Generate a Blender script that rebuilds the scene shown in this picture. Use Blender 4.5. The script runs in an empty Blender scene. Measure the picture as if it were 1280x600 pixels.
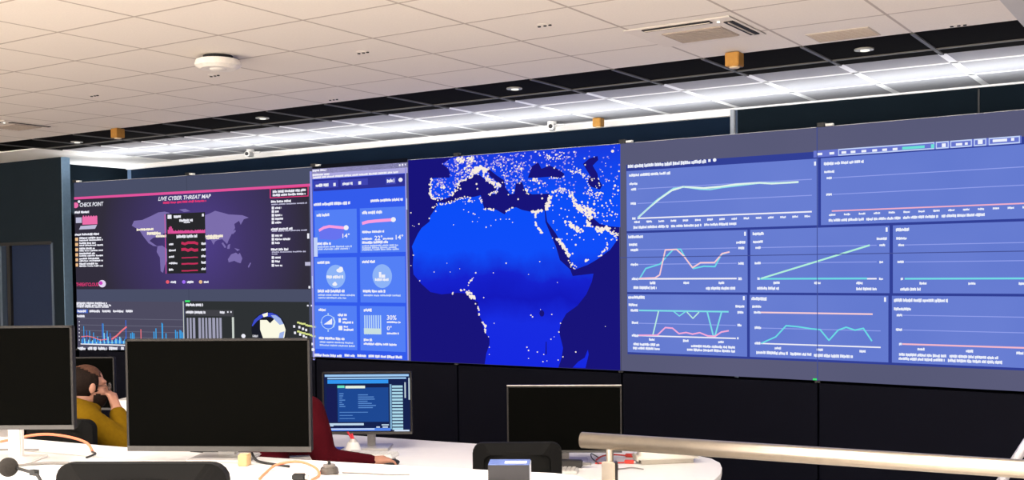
import bpy, bmesh, math, random
from mathutils import Vector, Matrix
random.seed(7)
S = bpy.context.scene
COL = S.collection
PI = math.pi

# ------------------------------------------------------------------ camera
F_PX, CY, YAW, PITCH, ROLL = 1384.6, 380.0, 0.5783, -0.0328, -0.0108
CAM = Vector((0, 0, 1.8))
def _basis():
    c, s = math.cos(YAW), math.sin(YAW)
    fw = Vector((-s, c, 0)); ri = Vector((c, s, 0)); up = Vector((0, 0, 1))
    f2 = fw*math.cos(PITCH) + up*math.sin(PITCH)
    u2 = up*math.cos(PITCH) - fw*math.sin(PITCH)
    r3 = ri*math.cos(ROLL) + u2*math.sin(ROLL)
    u3 = u2*math.cos(ROLL) - ri*math.sin(ROLL)
    return r3, u3, f2
CR, CU, CF = _basis()
cam = bpy.data.cameras.new('camera'); cam_o = bpy.data.objects.new('camera', cam); COL.objects.link(cam_o)
m = Matrix((CR, CU, -CF)).transposed().to_4x4(); m.translation = CAM
cam_o.matrix_world = m
cam.sensor_width = 36.0; cam.lens = F_PX/1280*36; cam.shift_y = 80/1280
cam.clip_start = .05; cam.clip_end = 100
S.camera = cam_o

# ------------------------------------------------------------------ world, view
wd = bpy.data.worlds.new('world'); S.world = wd; wd.use_nodes = True
wd.node_tree.nodes['Background'].inputs[0].default_value = (1.0, .915, .83, 1)
wd.node_tree.nodes['Background'].inputs[1].default_value = 8.3
S.view_settings.view_transform = 'Standard'; S.view_settings.look = 'None'
S.view_settings.gamma = 1; S.view_settings.exposure = 0
S.view_settings.use_curve_mapping = False
PANEL_W = 33      # each ceiling light panel
COVE_W = 8      # each light bar on top of the video wall

# ------------------------------------------------------------------ materials
def lin(c):
    return tuple(((v/255)/12.92 if v/255 <= .04045 else ((v/255+.055)/1.055)**2.4) for v in c)
_M = {}
def mat(name, rgb, rough=.6, metal=0., noise=.06, scale=40., bump=0., spec=.5):
    """principled surface with a little procedural colour variation"""
    if name in _M: return _M[name]
    M = bpy.data.materials.new(name); M.use_nodes = True
    nt = M.node_tree; b = nt.nodes['Principled BSDF']
    b.inputs['Roughness'].default_value = rough; b.inputs['Metallic'].default_value = metal
    b.inputs['Specular IOR Level'].default_value = spec
    L = lin(rgb)
    tc = nt.nodes.new('ShaderNodeTexCoord'); nz = nt.nodes.new('ShaderNodeTexNoise')
    nz.inputs['Scale'].default_value = scale; nz.inputs['Detail'].default_value = 3
    nt.links.new(tc.outputs['Object'], nz.inputs['Vector'])
    rp = nt.nodes.new('ShaderNodeValToRGB')
    rp.color_ramp.elements[0].position = .3; rp.color_ramp.elements[1].position = .7
    rp.color_ramp.elements[0].color = (*[v*(1-noise) for v in L], 1)
    rp.color_ramp.elements[1].color = (*[min(1, v*(1+noise)) for v in L], 1)
    nt.links.new(nz.outputs['Fac'], rp.inputs['Fac']); nt.links.new(rp.outputs['Color'], b.inputs['Base Color'])
    if bump:
        bp = nt.nodes.new('ShaderNodeBump'); bp.inputs['Strength'].default_value = bump; bp.inputs['Distance'].default_value = .002
        nt.links.new(nz.outputs['Fac'], bp.inputs['Height']); nt.links.new(bp.outputs['Normal'], b.inputs['Normal'])
    _M[name] = M
    return M
_E = {}
def emat(rgb, strength=1., sample=False):
    """light given off by a display pixel area of this sRGB colour"""
    k = (rgb, strength, sample)
    if k in _E: return _E[k]
    M = bpy.data.materials.new('display_%d_%d_%d' % rgb); M.use_nodes = True
    nt = M.node_tree; nt.nodes.clear()
    e = nt.nodes.new('ShaderNodeEmission'); o = nt.nodes.new('ShaderNodeOutputMaterial')
    e.inputs[0].default_value = (*lin(rgb), 1); e.inputs[1].default_value = strength
    nt.links.new(e.outputs[0], o.inputs[0])
    if not sample: M.cycles.emission_sampling = 'NONE'
    _E[k] = M
    return M
def emat_ramp(name, stops, fac_builder, noise=0.):
    M = bpy.data.materials.new(name); M.use_nodes = True
    nt = M.node_tree; nt.nodes.clear()
    e = nt.nodes.new('ShaderNodeEmission'); o = nt.nodes.new('ShaderNodeOutputMaterial')
    rp = nt.nodes.new('ShaderNodeValToRGB')
    while len(rp.color_ramp.elements) < len(stops): rp.color_ramp.elements.new(.5)
    for el, (p, c) in zip(rp.color_ramp.elements, stops): el.position = p; el.color = (*lin(c), 1)
    geo = nt.nodes.new('ShaderNodeNewGeometry')
    f = fac_builder(nt, geo.outputs['Position'])
    nt.links.new(f, rp.inputs['Fac']); nt.links.new(rp.outputs['Color'], e.inputs[0]); nt.links.new(e.outputs[0], o.inputs[0])
    return M

# ------------------------------------------------------------------ builders
def tag(o, label=None, cat=None, group=None, kind=None):
    if label: o['label'] = label
    if cat: o['category'] = cat
    if group: o['group'] = group
    if kind: o['kind'] = kind
    return o
def thing(name, label, cat, loc=(0, 0, 0), rz=0., group=None):
    o = bpy.data.objects.new(name, None); COL.objects.link(o)
    o.location = loc; o.rotation_euler = (0, 0, rz); o.empty_display_size = .05
    return tag(o, label, cat, group)
def link(name, me, material, parent=None, smooth=False):
    o = bpy.data.objects.new(name, me); COL.objects.link(o)
    if material is not None and not me.materials: me.materials.append(material)
    if parent is not None: o.parent = parent
    if smooth:
        for p in me.polygons: p.use_smooth = True
    return o
def obj(name, bm, material, parent=None, smooth=False, bevel=0.):
    if bevel:
        es = [e for e in bm.edges if len(e.link_faces) == 2 and e.calc_face_angle(0) > .6]
        bmesh.ops.bevel(bm, geom=es, offset=bevel, segments=2, affect='EDGES', clamp_overlap=True)
    bmesh.ops.recalc_face_normals(bm, faces=bm.faces)
    me = bpy.data.meshes.new(name); bm.to_mesh(me); bm.free()
    return link(name, me, material, parent, smooth)
def BM(): return bmesh.new()
_TPL = {}
def stamp(bm, key, make, mt):
    """add a cached primitive to bm (much faster than running the operator on a big mesh)"""
    if key not in _TPL:
        b = bmesh.new(); make(b); b.verts.ensure_lookup_table()
        _TPL[key] = ([v.co.copy() for v in b.verts], [[v.index for v in f.verts] for f in b.faces]); b.free()
    vs, fs = _TPL[key]
    nv = [bm.verts.new(mt @ v) for v in vs]
    for f in fs: bm.faces.new([nv[i] for i in f])
    return bm
def bx(bm, c, s, rz=0., M=None):
    mt = Matrix.Translation(c) @ Matrix.Rotation(rz, 4, 'Z') @ Matrix.Diagonal((*s, 1))
    if M is not None: mt = M @ mt
    bmesh.ops.create_cube(bm, size=1, matrix=mt)
    return bm
def cyl(bm, c, r, h, seg=24, r2=None, M=None):
    mt = Matrix.Translation(c)
    if M is not None: mt = mt @ M
    bmesh.ops.create_cone(bm, cap_ends=True, segments=seg, radius1=r, radius2=r if r2 is None else r2, depth=h, matrix=mt)
    return bm
def ell(bm, c, r, u=24, v=16, M=None):
    mt = Matrix.Translation(c)
    if M is not None: mt = mt @ M
    return stamp(bm, ('s', u, v), lambda b: bmesh.ops.create_uvsphere(b, u_segments=u, v_segments=v, radius=1), mt @ Matrix.Diagonal((*r, 1)))
def bar(bm, a, b, r, r2=None, seg=12):
    a, b = Vector(a), Vector(b); d = b-a
    q = d.to_track_quat('Z', 'Y').to_matrix().to_4x4()
    bmesh.ops.create_cone(bm, cap_ends=True, segments=seg, radius1=r, radius2=r if r2 is None else r2, depth=d.length,
                          matrix=Matrix.Translation((a+b)/2) @ q)
    return bm
def tube(name, pts, r, material, parent=None, seg=8, closed=False):
    """a smooth round tube along points (Catmull-Rom)"""
    P = [Vector(p) for p in pts]; out = []
    for i in range(len(P)-1):
        p0 = P[max(i-1, 0)]; p1 = P[i]; p2 = P[i+1]; p3 = P[min(i+2, len(P)-1)]
        for k in range(6):
            t = k/6
            out.append(.5*((2*p1)+(p2-p0)*t+(2*p0-5*p1+4*p2-p3)*t*t+(3*p1-p0-3*p2+p3)*t**3))
    out.append(P[-1])
    bm = BM(); rings = []
    for i, p in enumerate(out):
        d = (out[min(i+1, len(out)-1)]-out[max(i-1, 0)]).normalized()
        a = d.cross(Vector((0, 0, 1)));
        if a.length < .05: a = d.cross(Vector((1, 0, 0)))
        a.normalize(); b = d.cross(a)
        rings.append([bm.verts.new(p+(a*math.cos(2*PI*k/seg)+b*math.sin(2*PI*k/seg))*r) for k in range(seg)])
    for A, B in zip(rings, rings[1:]):
        for k in range(seg): bm.faces.new((A[k], A[(k+1) % seg], B[(k+1) % seg], B[k]))
    bm.faces.new(rings[0]); bm.faces.new(rings[-1][::-1])
    return obj(name, bm, material, parent, smooth=True)
def prism(pts, z0, z1):
    bm = BM()
    lo = [bm.verts.new((x, y, z0)) for x, y in pts]; hi = [bm.verts.new((x, y, z1)) for x, y in pts]
    n = len(pts)
    bm.faces.new(lo[::-1]); bm.faces.new(hi)
    for i in range(n): bm.faces.new((lo[i], lo[(i+1) % n], hi[(i+1) % n], hi[i]))
    return bm
def copy_tree(o, parent=None):
    c = o.copy(); COL.objects.link(c)
    if parent is not None: c.parent = parent
    for ch in list(o.children): copy_tree(ch, c)
    return c
def struct(o): o['kind'] = 'structure'; return o

CEIL = 3.05
# ------------------------------------------------------------------ shell
carpet = mat('light_floor', (226, 219, 210), .8, noise=.06, scale=300, bump=.4)
navy = mat('navy_paint', (18, 31, 48), .8, noise=.05, scale=6, spec=.04)
navy_dark = mat('dark_navy_paint', (17, 26, 33), .8, noise=.05, scale=6, spec=.04)
plaster = mat('white_plaster', (238, 236, 232), .8, noise=.02, scale=8)
grey_plaster = mat('grey_plaster', (190, 188, 186), .85, noise=.02, scale=8)
beige_tile = mat('beige_ceiling_tile', (232, 224, 214), .9, noise=.025, scale=90, bump=.15)
grey_tile = mat('grey_ceiling_tile', (158, 158, 162), .9, noise=.08, scale=160, bump=.2)
black_tile = mat('black_ceiling_tile', (16, 14, 13), .9, noise=.1, scale=120, spec=.02)
slab_m = mat('ceiling_slab', (226, 217, 207), .9, noise=.02)
grid_w = mat('white_grid', (245, 245, 245), .5, noise=.01)
grid_g = mat('grey_grid', (84, 82, 80), .6, noise=.02)
grid_b = mat('beige_grid', (184, 172, 160), .7, noise=.02)
alu = mat('brushed_aluminium', (202, 192, 178), .34, 1., noise=.05, scale=30)
black_p = mat('black_plastic', (22, 22, 23), .5, noise=.08)
white_p = mat('white_plastic', (236, 234, 230), .4, noise=.02)

bm = BM(); bx(bm, (-6, 2.5, -.05), (20, 17, .1)); struct(obj('floor', bm, carpet))
# ceiling slab over the tiles; plain grey plaster to the right of the tile field
bm = BM(); bx(bm, (-8.0, .8, CEIL+.06), (14.1, 15.4, .1)); ceiling = struct(obj('ceiling', bm, slab_m))
bm = BM(); bx(bm, (1.85, .75, CEIL+.030), (5.58, 15.3, .09)); o = struct(obj('trim_1', bm, grey_plaster))
TX, TY, X0, Y0 = .6107, .537, -3.31, 6.266
def proj(p):
    d = Vector(p)-CAM; z = d.dot(CF)
    return (640+F_PX*d.dot(CR)/z, CY-F_PX*d.dot(CU)/z, z) if z > .2 else (9e9, 9e9, z)
def tile_mesh(sx, sy, name, mt):
    bm = BM(); bx(bm, (0, 0, .005), (sx, sy, .01)); 
    me = bpy.data.meshes.new(name); bm.to_mesh(me); bm.free(); me.materials.append(mt); return me
GAP = .009
me_beige = tile_mesh(TX-GAP, TY-GAP, 'beige_tile', beige_tile)
me_black = tile_mesh(TX-.02, TY-.02, 'black_tile', black_tile)
me_blackp = tile_mesh(TX-.02, .19, 'black_tile_strip', black_tile)
me_greyp = tile_mesh(TX-.03, TY-.20-.015, 'grey_tile_short', grey_tile)
me_grey = tile_mesh(TX-.03, TY-.03, 'grey_tile', grey_tile)
ntile = 0
def put_tile(me, x, y):
    global ntile
    o = bpy.data.objects.new('ceiling_tile', me); COL.objects.link(o); o.parent = ceiling; o.location = (x, y, CEIL)
    ntile += 1
for i in range(-20, 4):
    for j in range(-8, 4):
        x, y = X0+TX*(i+.5), Y0+TY*(j+.5)
        if x+TX/2 > -.8 or (j >= 0 and i < (-11 if j else -12)): continue
        ps = [proj((x+a*TX*.5, y+b*TY*.5, CEIL)) for a in (-1, 1) for b in (-1, 1)]
        if max(p[0] for p in ps) < -20 or min(p[0] for p in ps) > 1300 or max(p[1] for p in ps) < -14: continue
        if j < 0: put_tile(me_beige, x, y)
        elif j == 0: put_tile(me_black, x, y)
        elif j == 1:
            put_tile(me_blackp, x, y-TY/2+.01+.095); put_tile(me_greyp, x, y-TY/2+.2+(TY-.2)/2)
        else: put_tile(me_grey, x, y)
# runners of the visible grid (flush tee bars between the beige tiles, bolder ones in the lit field)
def runner(c, s, m_):
    bm = BM(); bx(bm, c, s); obj('grid_runner', bm, m_, ceiling)
for i in range(-11, 4):
    x = X0+TX*i
    runner((x, (Y0+7.0)/2, CEIL-.001), (.022, 7.0-Y0, .014), grid_g)
    runner((x, (7.0+8.41)/2, CEIL+.001), (.046, 1.41, .006), grid_w)
for i in range(-14, 4): runner((X0+TX*i, 4.2, CEIL+.0045), (.015, 4.1, .010), grid_b)
for j in range(-8, 0): runner((-6.2, Y0+TY*j, CEIL+.0045), (10.5, .015, .010), grid_b)
runner((-5.48, Y0+TY, CEIL-.001), (9.1, .02, .014), grid_g)
for j in (2, 3): runner((-5.48, Y0+TY*j, CEIL+.001), (9.1, .036, .006), grid_w)
runner((-5.48, Y0+TY*4, CEIL-.003), (9.1, .03, .02), grid_w)

# back wall: left part recessed, right part proud, fascia colours as painted boards
bm = BM(); bx(bm, (-7.1, 8.51, 1.55), (7.44, .1, 3.1)); struct(obj('wall_back', bm, navy))
bm = BM(); bx(bm, (.6, 8.47, 1.55), (7.86, .1, 3.1)); struct(obj('wall_back_right', bm, navy_dark))
bm = BM(); bx(bm, (-3.365, 8.405, 2.5), (.03, .03, 1.08)); struct(obj('trim_2', bm, mat('pale_corner_profile', (150, 156, 164), .5)))
bm = BM(); bx(bm, (-7.12, 8.435, CEIL-.025), (7.46, .05, .062)); struct(obj('trim_3', bm, plaster))
bm = BM(); bx(bm, (-12.0, 8.1, CEIL+.01), (3.93, 2.75, .04)); struct(obj('trim_5', bm, plaster))
bm = BM(); bx(bm, (-11.25, 8.6, 1.55), (.1, 2.3, 3.1)); struct(obj('wall_left_return', bm, navy_dark))
bm = BM(); bx(bm, (-11.0, 9.05, 1.55), (.5, .1, 3.1)); struct(obj('wall_back_left', bm, navy_dark))
bm = BM(); bx(bm, (-10.83, 8.72, 1.55), (.14, .5, 3.1)); struct(obj('wall_corner', bm, mat('blue_grey_pillar', (74, 96, 124), .6)))
for x in (-2.0+.47, -.02, 1.5):
    bm = BM(); bx(bm, (x, 8.418, 2.6), (.012, .006, .86)); struct(obj('trim_4', bm, black_p))
# left partition with its door, plain white ceiling strip above and behind it
part_m = mat('partition_navy', (28, 37, 44), .7, noise=.05, scale=5, spec=.05)
bm = BM(); bx(bm, (-11.16, 7.41, 2.59), (1.18, .1, .92)); bx(bm, (-10.655, 7.41, 1.065), (.17, .1, 2.13))
bx(bm, (-12.7, 7.41, 1.525), (1.9, .1, 3.05)); wl = struct(obj('wall_left', bm, part_m))
bm = BM(); bx(bm, (-10.562, 7.41, 1.525), (.012, .1, 3.05)); o = obj('edge_strip', bm, mat('blue_grey_edge', (120, 150, 178), .5), wl)
bm = BM(); bx(bm, (-11.24, 7.425, 1.06), (.98, .04, 2.12)); d1 = struct(obj('door_1', bm, mat('door_blue', (34, 45, 70), .55, noise=.04, spec=.1)))
fr = mat('door_frame', (78, 92, 108), .4)
for x, s in ((-11.715, .05), (-10.755, .035)):
    bm = BM(); bx(bm, (x, 7.385, 1.06), (s, .07, 2.13)); obj('door_frame', bm, fr, d1)
bm = BM(); bx(bm, (-11.235, 7.385, 2.125), (.96, .07, .035)); obj('door_frame', bm, black_p, d1)
bm = BM(); bx(bm, (-11.60, 7.39, 1.06), (.06, .03, 2.1)); obj('door_edge', bm, black_p, d1)
bm = BM(); bx(bm, (-10.86, 7.36, 1.05), (.03, .06, .14)); obj('door_handle', bm, alu, d1)
bm = BM(); bx(bm, (-13.6, 3.0, 1.55), (.1, 12, 3.1)); struct(obj('wall_far_left', bm, grey_plaster))

bm = BM(); bx(bm, (2.4, 3.0, 1.55), (.1, 11, 3.1)); struct(obj('wall_right', bm, grey_plaster))
# platform for the near desk
PA = math.radians(10.5)
bm = BM(); bx(bm, (-1.9, .35, .165), (9.0, 6.2, .33), PA); struct(obj('floor_platform', bm, carpet))

# ------------------------------------------------------------------ ceiling lights (over the desks, above the frame)
lp = None
for x, y in ((-4.9, .55), (-2.9, .55), (-.9, .55), (1.1, .55), (-4.9, 2.0), (-2.9, 2.0), (-.9, 2.0), (1.1, 2.0), (-2.9, 3.55), (-.9, 3.55)):
    if True:
        t = thing('ceiling_light', 'white recessed ceiling light panel above the near desk, over the frame', 'ceiling light', (x, y, CEIL-.012), 0, 'ceiling light panels')
        bm = BM(); bx(bm, (0, 0, .01), (1.22, .32, .02)); obj('frame', bm, white_p, t)
        bm = BM(); bx(bm, (0, 0, -.002), (1.16, .26, .006)); obj('diffuser', bm, emat((255, 240, 222), 3.0), t)
        l = bpy.data.lights.new('panel_light', 'AREA'); l.shape = 'RECTANGLE'; l.size = 1.16; l.size_y = .26
        l.energy = PANEL_W; l.color = (1, .92, .84); lo = bpy.data.objects.new('panel_light', l); COL.objects.link(lo)
        lo.location = (0, 0, -.012); lo.parent = t

# added unseen uplight behind the left partition, brightens the plaster above it
t = thing('added_uplight', 'unseen uplight added behind the dark left partition to brighten the plaster', 'light', (-11.05, 8.2, 2.45))
bm = BM(); bx(bm, (0, 0, -.02), (.28, .5, .04)); obj('housing', bm, white_p, t, bevel=.006)
bm = BM(); bx(bm, (-.12, 0, -.1), (.06, .3, .14)); obj('bracket', bm, alu, t)
l = bpy.data.lights.new('uplight', 'AREA'); l.shape = 'RECTANGLE'; l.size = .26; l.size_y = .46; l.energy = 9; l.color = (.95, .97, 1)
lo = bpy.data.objects.new('uplight', l); COL.objects.link(lo); lo.location = (0, 0, .01); lo.rotation_euler = (PI, 0, 0); lo.parent = t
# ------------------------------------------------------------------ video wall: seven columns of two display cubes on a shallow arc
ZB, WH = .998, 1.740
ANG = [math.radians(a) for a in (5.6, 3.9, 2.1, .3, -1.6, -3.2, -4.8)]
WID = [1.57, 1.57, 1.57, 1.555, 1.545, 1.545, 1.545]
seam = {4: Vector((-3.949, 7.578))}
for k in (3, 2, 1, 0): seam[k] = seam[k+1]-WID[k]*Vector((math.cos(ANG[k]), math.sin(ANG[k])))
for k in (4, 5, 6): seam[k+1] = seam[k]+WID[k]*Vector((math.cos(ANG[k]), math.sin(ANG[k])))
US = [0]
for k in range(7): US.append(US[-1]+WID[k])
NRM = [Vector((math.sin(a), -math.cos(a), 0)) for a in ANG]     # towards the room
def ray(x, y): return CR*((x-640)/F_PX)+CU*((CY-y)/F_PX)+CF
def W(x, y):
    """photo point -> (distance along the wall, height on the wall)"""
    d = ray(x, y); best = None
    for k in range(7):
        n = NRM[k]; p = Vector((*seam[k], 0)); t = (p-CAM).dot(n)/d.dot(n)
        q = CAM+d*t; s = (Vector((q.x, q.y))-seam[k]).dot(Vector((math.cos(ANG[k]), math.sin(ANG[k]))))
        if (s >= 0 or k == 0) and (s <= WID[k] or k == 6):
            return (US[k]+s, q.z-ZB)
        e = min(abs(s), abs(s-WID[k]))
        if best is None or e < best[0]: best = (e, (US[k]+max(0, min(WID[k], s)), q.z-ZB))
    return best[1]
def P3(k, u, v, off):
    s = u-US[k]; a = ANG[k]
    q = seam[k]+s*Vector((math.cos(a), math.sin(a)))
    return Vector((q.x, q.y, ZB+v))+NRM[k]*off
def clip(poly, c, keep_right):
    out = []
    for i in range(len(poly)):
        a, b = poly[i], poly[(i+1) % len(poly)]
        ia = (a[0] >= c) if keep_right else (a[0] <= c); ib = (b[0] >= c) if keep_right else (b[0] <= c)
        if ia: out.append(a)
        if ia != ib:
            t = (c-a[0])/(b[0]-a[0]); out.append((c, a[1]+t*(b[1]-a[1])))
    return out
class Lay:
    """flat picture elements of one colour on the display surface"""
    def __init__(s, name, parent, material, layer):
        s.n, s.p, s.m, s.o = name, parent, material, .0008*layer; s.v = []; s.f = []
    def poly(s, uv):
        for k in range(7):
            if max(p[0] for p in uv) <= US[k] or min(p[0] for p in uv) >= US[k+1]: continue
            q = clip(uv, US[k], True)
            if len(q) > 2: q = clip(q, US[k+1], False)
            if len(q) < 3: continue
            b = len(s.v)
            s.v += [P3(k, u, v, s.o) for u, v in q]; s.f.append(list(range(b, b+len(q))))
        return s
    def rect_uv(s, u0, v0, u1, v1): return s.poly([(u0, v0), (u1, v0), (u1, v1), (u0, v1)])
    def rect(s, x0, y0, x1, y1):           # top-left and bottom-right photo points
        a, b = W(x0, y0), W(x1, y1); return s.rect_uv(a[0], b[1], b[0], a[1])
    def box(s, x, y, w, h):                # centred, size in photo pixels
        a, b = W(x-w/2, y-h/2), W(x+w/2, y+h/2); v0 = W(x, y+h/2)[1]; v1 = W(x, y-h/2)[1]
        return s.rect_uv(a[0], v0, b[0], v1)
    def line_text(s, x0, y, x1, h, words=True):   # a line of small illegible lettering
        u0, v = W(x0, y); u1 = W(x1, y)[0]; hh = 1.18*(v-W(x0, y+h)[1]); ps = (W(x0+1, y)[0]-u0)
        u = u0; left = random.randint(4, 9)
        while u < u1-.2*ps:
            e = min(u+random.uniform(.9, 1.7)*ps, u1)
            s.rect_uv(u, v-hh*random.choice((.36, .40, .40, .5)), e, v+hh*random.choice((.25, .38, .44, .5)))
            u = e+.18*ps; left -= 1
            if left <= 0 and words: u += .9*ps; left = random.randint(4, 9)
        return s
    def pts(s, L): return s.poly([W(*p) for p in L])
    def path(s, L, w):
        q = [Vector(W(*p)) for p in L]; ps = (W(L[0][0]+1, L[0][1])[0]-q[0].x)*w/2
        for a, b in zip(q, q[1:]):
            d = (b-a); 
            if d.length < 1e-6: continue
            d.normalize(); n = Vector((-d.y, d.x))*ps
            s.poly([tuple(a-n-d*ps*.4), tuple(b-n+d*ps*.4), tuple(b+n+d*ps*.4), tuple(a+n-d*ps*.4)])
        return s
    def hline(s, x0, y, x1, w):
        u0, v = W(x0, y); u1 = W(x1, y)[0]; hh = abs(v-W(x0, y+w)[1])/2
        return s.rect_uv(u0, v-hh, u1, v+hh)
    def disc(s, x, y, r, ry=None, n=20):
        u, v = W(x, y); ru = abs(W(x+r, y)[0]-u); rv = abs(W(x, y+(ry or r))[1]-v)
        return s.poly([(u+ru*math.cos(2*PI*k/n), v+rv*math.sin(2*PI*k/n)) for k in range(n)])
    def ring(s, x, y, r, w, n=24):
        u, v = W(x, y); ru = abs(W(x+r, y)[0]-u); rv = abs(W(x, y+r)[1]-v); f = 1-w/r
        for k in range(n):
            a, b = 2*PI*k/n, 2*PI*(k+1)/n
            s.poly([(u+ru*math.cos(a), v+rv*math.sin(a)), (u+ru*math.cos(b), v+rv*math.sin(b)), (u+f*ru*math.cos(b), v+f*rv*math.sin(b)), (u+f*ru*math.cos(a), v+f*rv*math.sin(a))])
        return s
    def text(s, string, x0, y, x1, h, shear=0., bold=.012):
        c = bpy.data.curves.new('lettering', 'FONT'); c.body = string; c.shear = shear; c.offset = bold; c.resolution_u = 2
        t = bpy.data.objects.new('lettering', c); COL.objects.link(t)
        me = t.to_mesh(); vs = [tuple(v.co) for v in me.vertices]; fs = [list(p.vertices) for p in me.polygons]
        t.to_mesh_clear(); COL.objects.unlink(t); bpy.data.objects.remove(t); bpy.data.curves.remove(c)
        xa, xb = min(v[0] for v in vs), max(v[0] for v in vs); ya, yb = min(v[1] for v in vs), max(v[1] for v in vs)
        u0, v0 = W(x0, y+h/2); u1 = W(x1, y)[0]; v1 = W(x0, y-h/2)[1]
        for f in fs:
            s.poly([(u0+(vs[i][0]-xa)/(xb-xa)*(u1-u0), v0+(vs[i][1]-ya)/(yb-ya)*(v1-v0)) for i in f])
        return s
    def done(s):
        me = bpy.data.meshes.new(s.n); me.from_pydata([tuple(v) for v in s.v], [], s.f); me.update()
        return link(s.n, me, s.m, s.p)

vw = thing('video_wall', 'large curved video wall of bright display cubes showing maps and charts', 'video wall', (0, 0, 0))
cube_m = mat('cube_housing', (26, 27, 30), .6)
wall_l = emat_ramp('desktop_slate_violet', [(0, (80, 84, 112)), (1, (100, 98, 130))],
                   lambda nt, p: (lambda n: (nt.links.new(p, n.inputs['Vector']), n.inputs['Scale'].__setattr__('default_value', .6), n.outputs['Fac'])[2])(nt.nodes.new('ShaderNodeTexNoise')))
wall_s = emat((74, 79, 103), 1, True)
base_m = mat('base_panel_navy', (8, 9, 21), .7, noise=.06, scale=5, spec=.08)
clip_w = mat('clip_white', (240, 240, 235), .4)
for k in range(7):
    a = ANG[k]; mid = (seam[k]+seam[k+1])/2; n = NRM[k]
    for r in range(2):
        c = Vector((mid.x, mid.y, ZB+WH*(.25+.5*r)))-n*.285
        bm = BM(); bx(bm, c, (WID[k]-.006, .56, WH/2-.004), a); cb = obj('display_cube', bm, cube_m, vw)
        sc = Lay('screen', cb, wall_l if k > 1 else wall_s, 0); sc.o = -.0005
        sc.rect_uv(US[k]+.001, WH*.5*r+.0007, US[k+1]-.001, WH*.5*(r+1)-.0007); sc.done()
    c = Vector((mid.x, mid.y, ZB/2-.01))-n*.06
    bm = BM(); bx(bm, c, (WID[k]-.016, .1, ZB-.02), a); obj('base_panel', bm, base_m, vw)
    # light bar lying on the cube tops, shining up at the ceiling
    c = Vector((mid.x, mid.y, ZB+WH))-n*.22
    t = thing('light_bar', 'white uplight bar lying on top of the video wall, hidden from below', 'light', (c.x, c.y, c.z), a, 'uplight bars on the video wall')
    bm = BM(); bx(bm, (0, 0, .004), (1.5, .36, .006)); obj('housing', bm, white_p, t)
    l = bpy.data.lights.new('bar_light', 'AREA'); l.shape = 'RECTANGLE'; l.size = 1.5; l.size_y = .34; l.energy = COVE_W; l.color = (.93, .96, 1)
    lo = bpy.data.objects.new('bar_light', l); COL.objects.link(lo); lo.location = (0, 0, .012); lo.rotation_euler = (PI, 0, 0); lo.parent = t
# small mounting clips at the column seams
for k, (dk, wt) in enumerate(((0, .05), (1, 1), (1, 1), (1, 0), (1, .4), (1, 1), (1, 0), (0, 0))):
    kk = min(k, 6); p = P3(kk, US[k], WH, .0)
    bm = BM(); bx(bm, p+Vector((.03, -.0, .014)), (.05, .04, .028), ANG[kk]); obj('mounting_clip', bm, black_p, vw)
    if wt:
        bm = BM(); bx(bm, p+Vector((.085, 0, .011)), (.05, .03, .016), ANG[kk]); obj('mounting_clip', bm, clip_w, vw)
    p = P3(kk, US[k], 0, .0)
    bm = BM(); bx(bm, p+Vector((0, 0, -.008)), (.04, .02, .012), ANG[kk]); obj('mounting_clip', bm, black_p, vw)
L = Lay('status_light', vw, emat((60, 230, 110), 1), 9); L.box(1019, 474, 5, 2.2).box(235, 376.5, 6, 2.4); L.done()
L = Lay('panel_seam', vw, emat((70, 82, 150)), 8)
for k in (5,): L.rect_uv(US[k]-.003, 0, US[k]+.003, WH)
L.rect_uv(US[4], WH/2-.003, US[7], WH/2+.003); L.done()

WHT = emat((240, 240, 250)); LAV = emat((190, 188, 215)); PINK = emat((226, 84, 156)); HOT = emat((225, 60, 120))
# ---- live threat map window
cx = P3(1, W(250, 300)[0], W(250, 300)[1], 0)
def dist_to(c, r):
    def f(nt, p):
        d = nt.nodes.new('ShaderNodeVectorMath'); d.operation = 'DISTANCE'; nt.links.new(p, d.inputs[0]); d.inputs[1].default_value = tuple(c)
        q = nt.nodes.new('ShaderNodeMath'); q.operation = 'DIVIDE'; nt.links.new(d.outputs['Value'], q.inputs[0]); q.inputs[1].default_value = r
        return q.outputs[0]
    return f
tm_m = emat_ramp('threat_map_violet', [(0, (80, 64, 138)), (.45, (66, 54, 104)), (1, (50, 46, 60))], dist_to(cx, 1.35))
L = Lay('threat_map_window', vw, tm_m, 1); L.rect(89.5, 247, 388, 361.5); tw = L.done()
tag(tw, 'dark violet window with a live cyber threat map of the world')
L = Lay('pink_header_line', tw, PINK, 2); L.rect(89.5, 246, 388, 231.2); L.v = []; L.f = []; L.hline(89.5, 248.2, 388, 3.0); L.done()
LND = emat((124, 110, 172))
L = Lay('continent', tw, LND, 2); L.pts([(165, 282), (167.7, 276), (178, 275), (189, 270), (198, 265.5), (206, 264.5), (212, 266), (212, 290), (204, 292), (200, 296), (192, 297), (187, 301), (194, 306), (197, 308), (192, 307.5), (186, 304), (179, 295), (174, 287), (168, 284)]); L.done()
L = Lay('continent', tw, LND, 2); L.pts([(197, 307.6), (203, 307), (210, 312), (209, 326), (206, 332), (204, 341), (201, 339), (200, 322), (196, 315)]); L.done()
L = Lay('continent', tw, LND, 2); L.pts([(256, 269), (262, 267), (269, 263.5), (275, 265), (286, 268), (303, 269), (311, 272), (305, 274), (301, 281), (299, 276), (293, 280), (294, 285), (289, 294), (286, 300), (284, 305), (282, 303), (278, 299), (272, 300), (269, 302), (267, 306), (264, 300), (256, 299)]); L.done()
L = Lay('continent', tw, LND, 2); L.pts([(285, 324), (289, 318), (295, 315.7), (298, 318), (300, 316), (303, 323), (301, 329), (297, 328), (293, 326), (286, 328)]); L.done()
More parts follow.
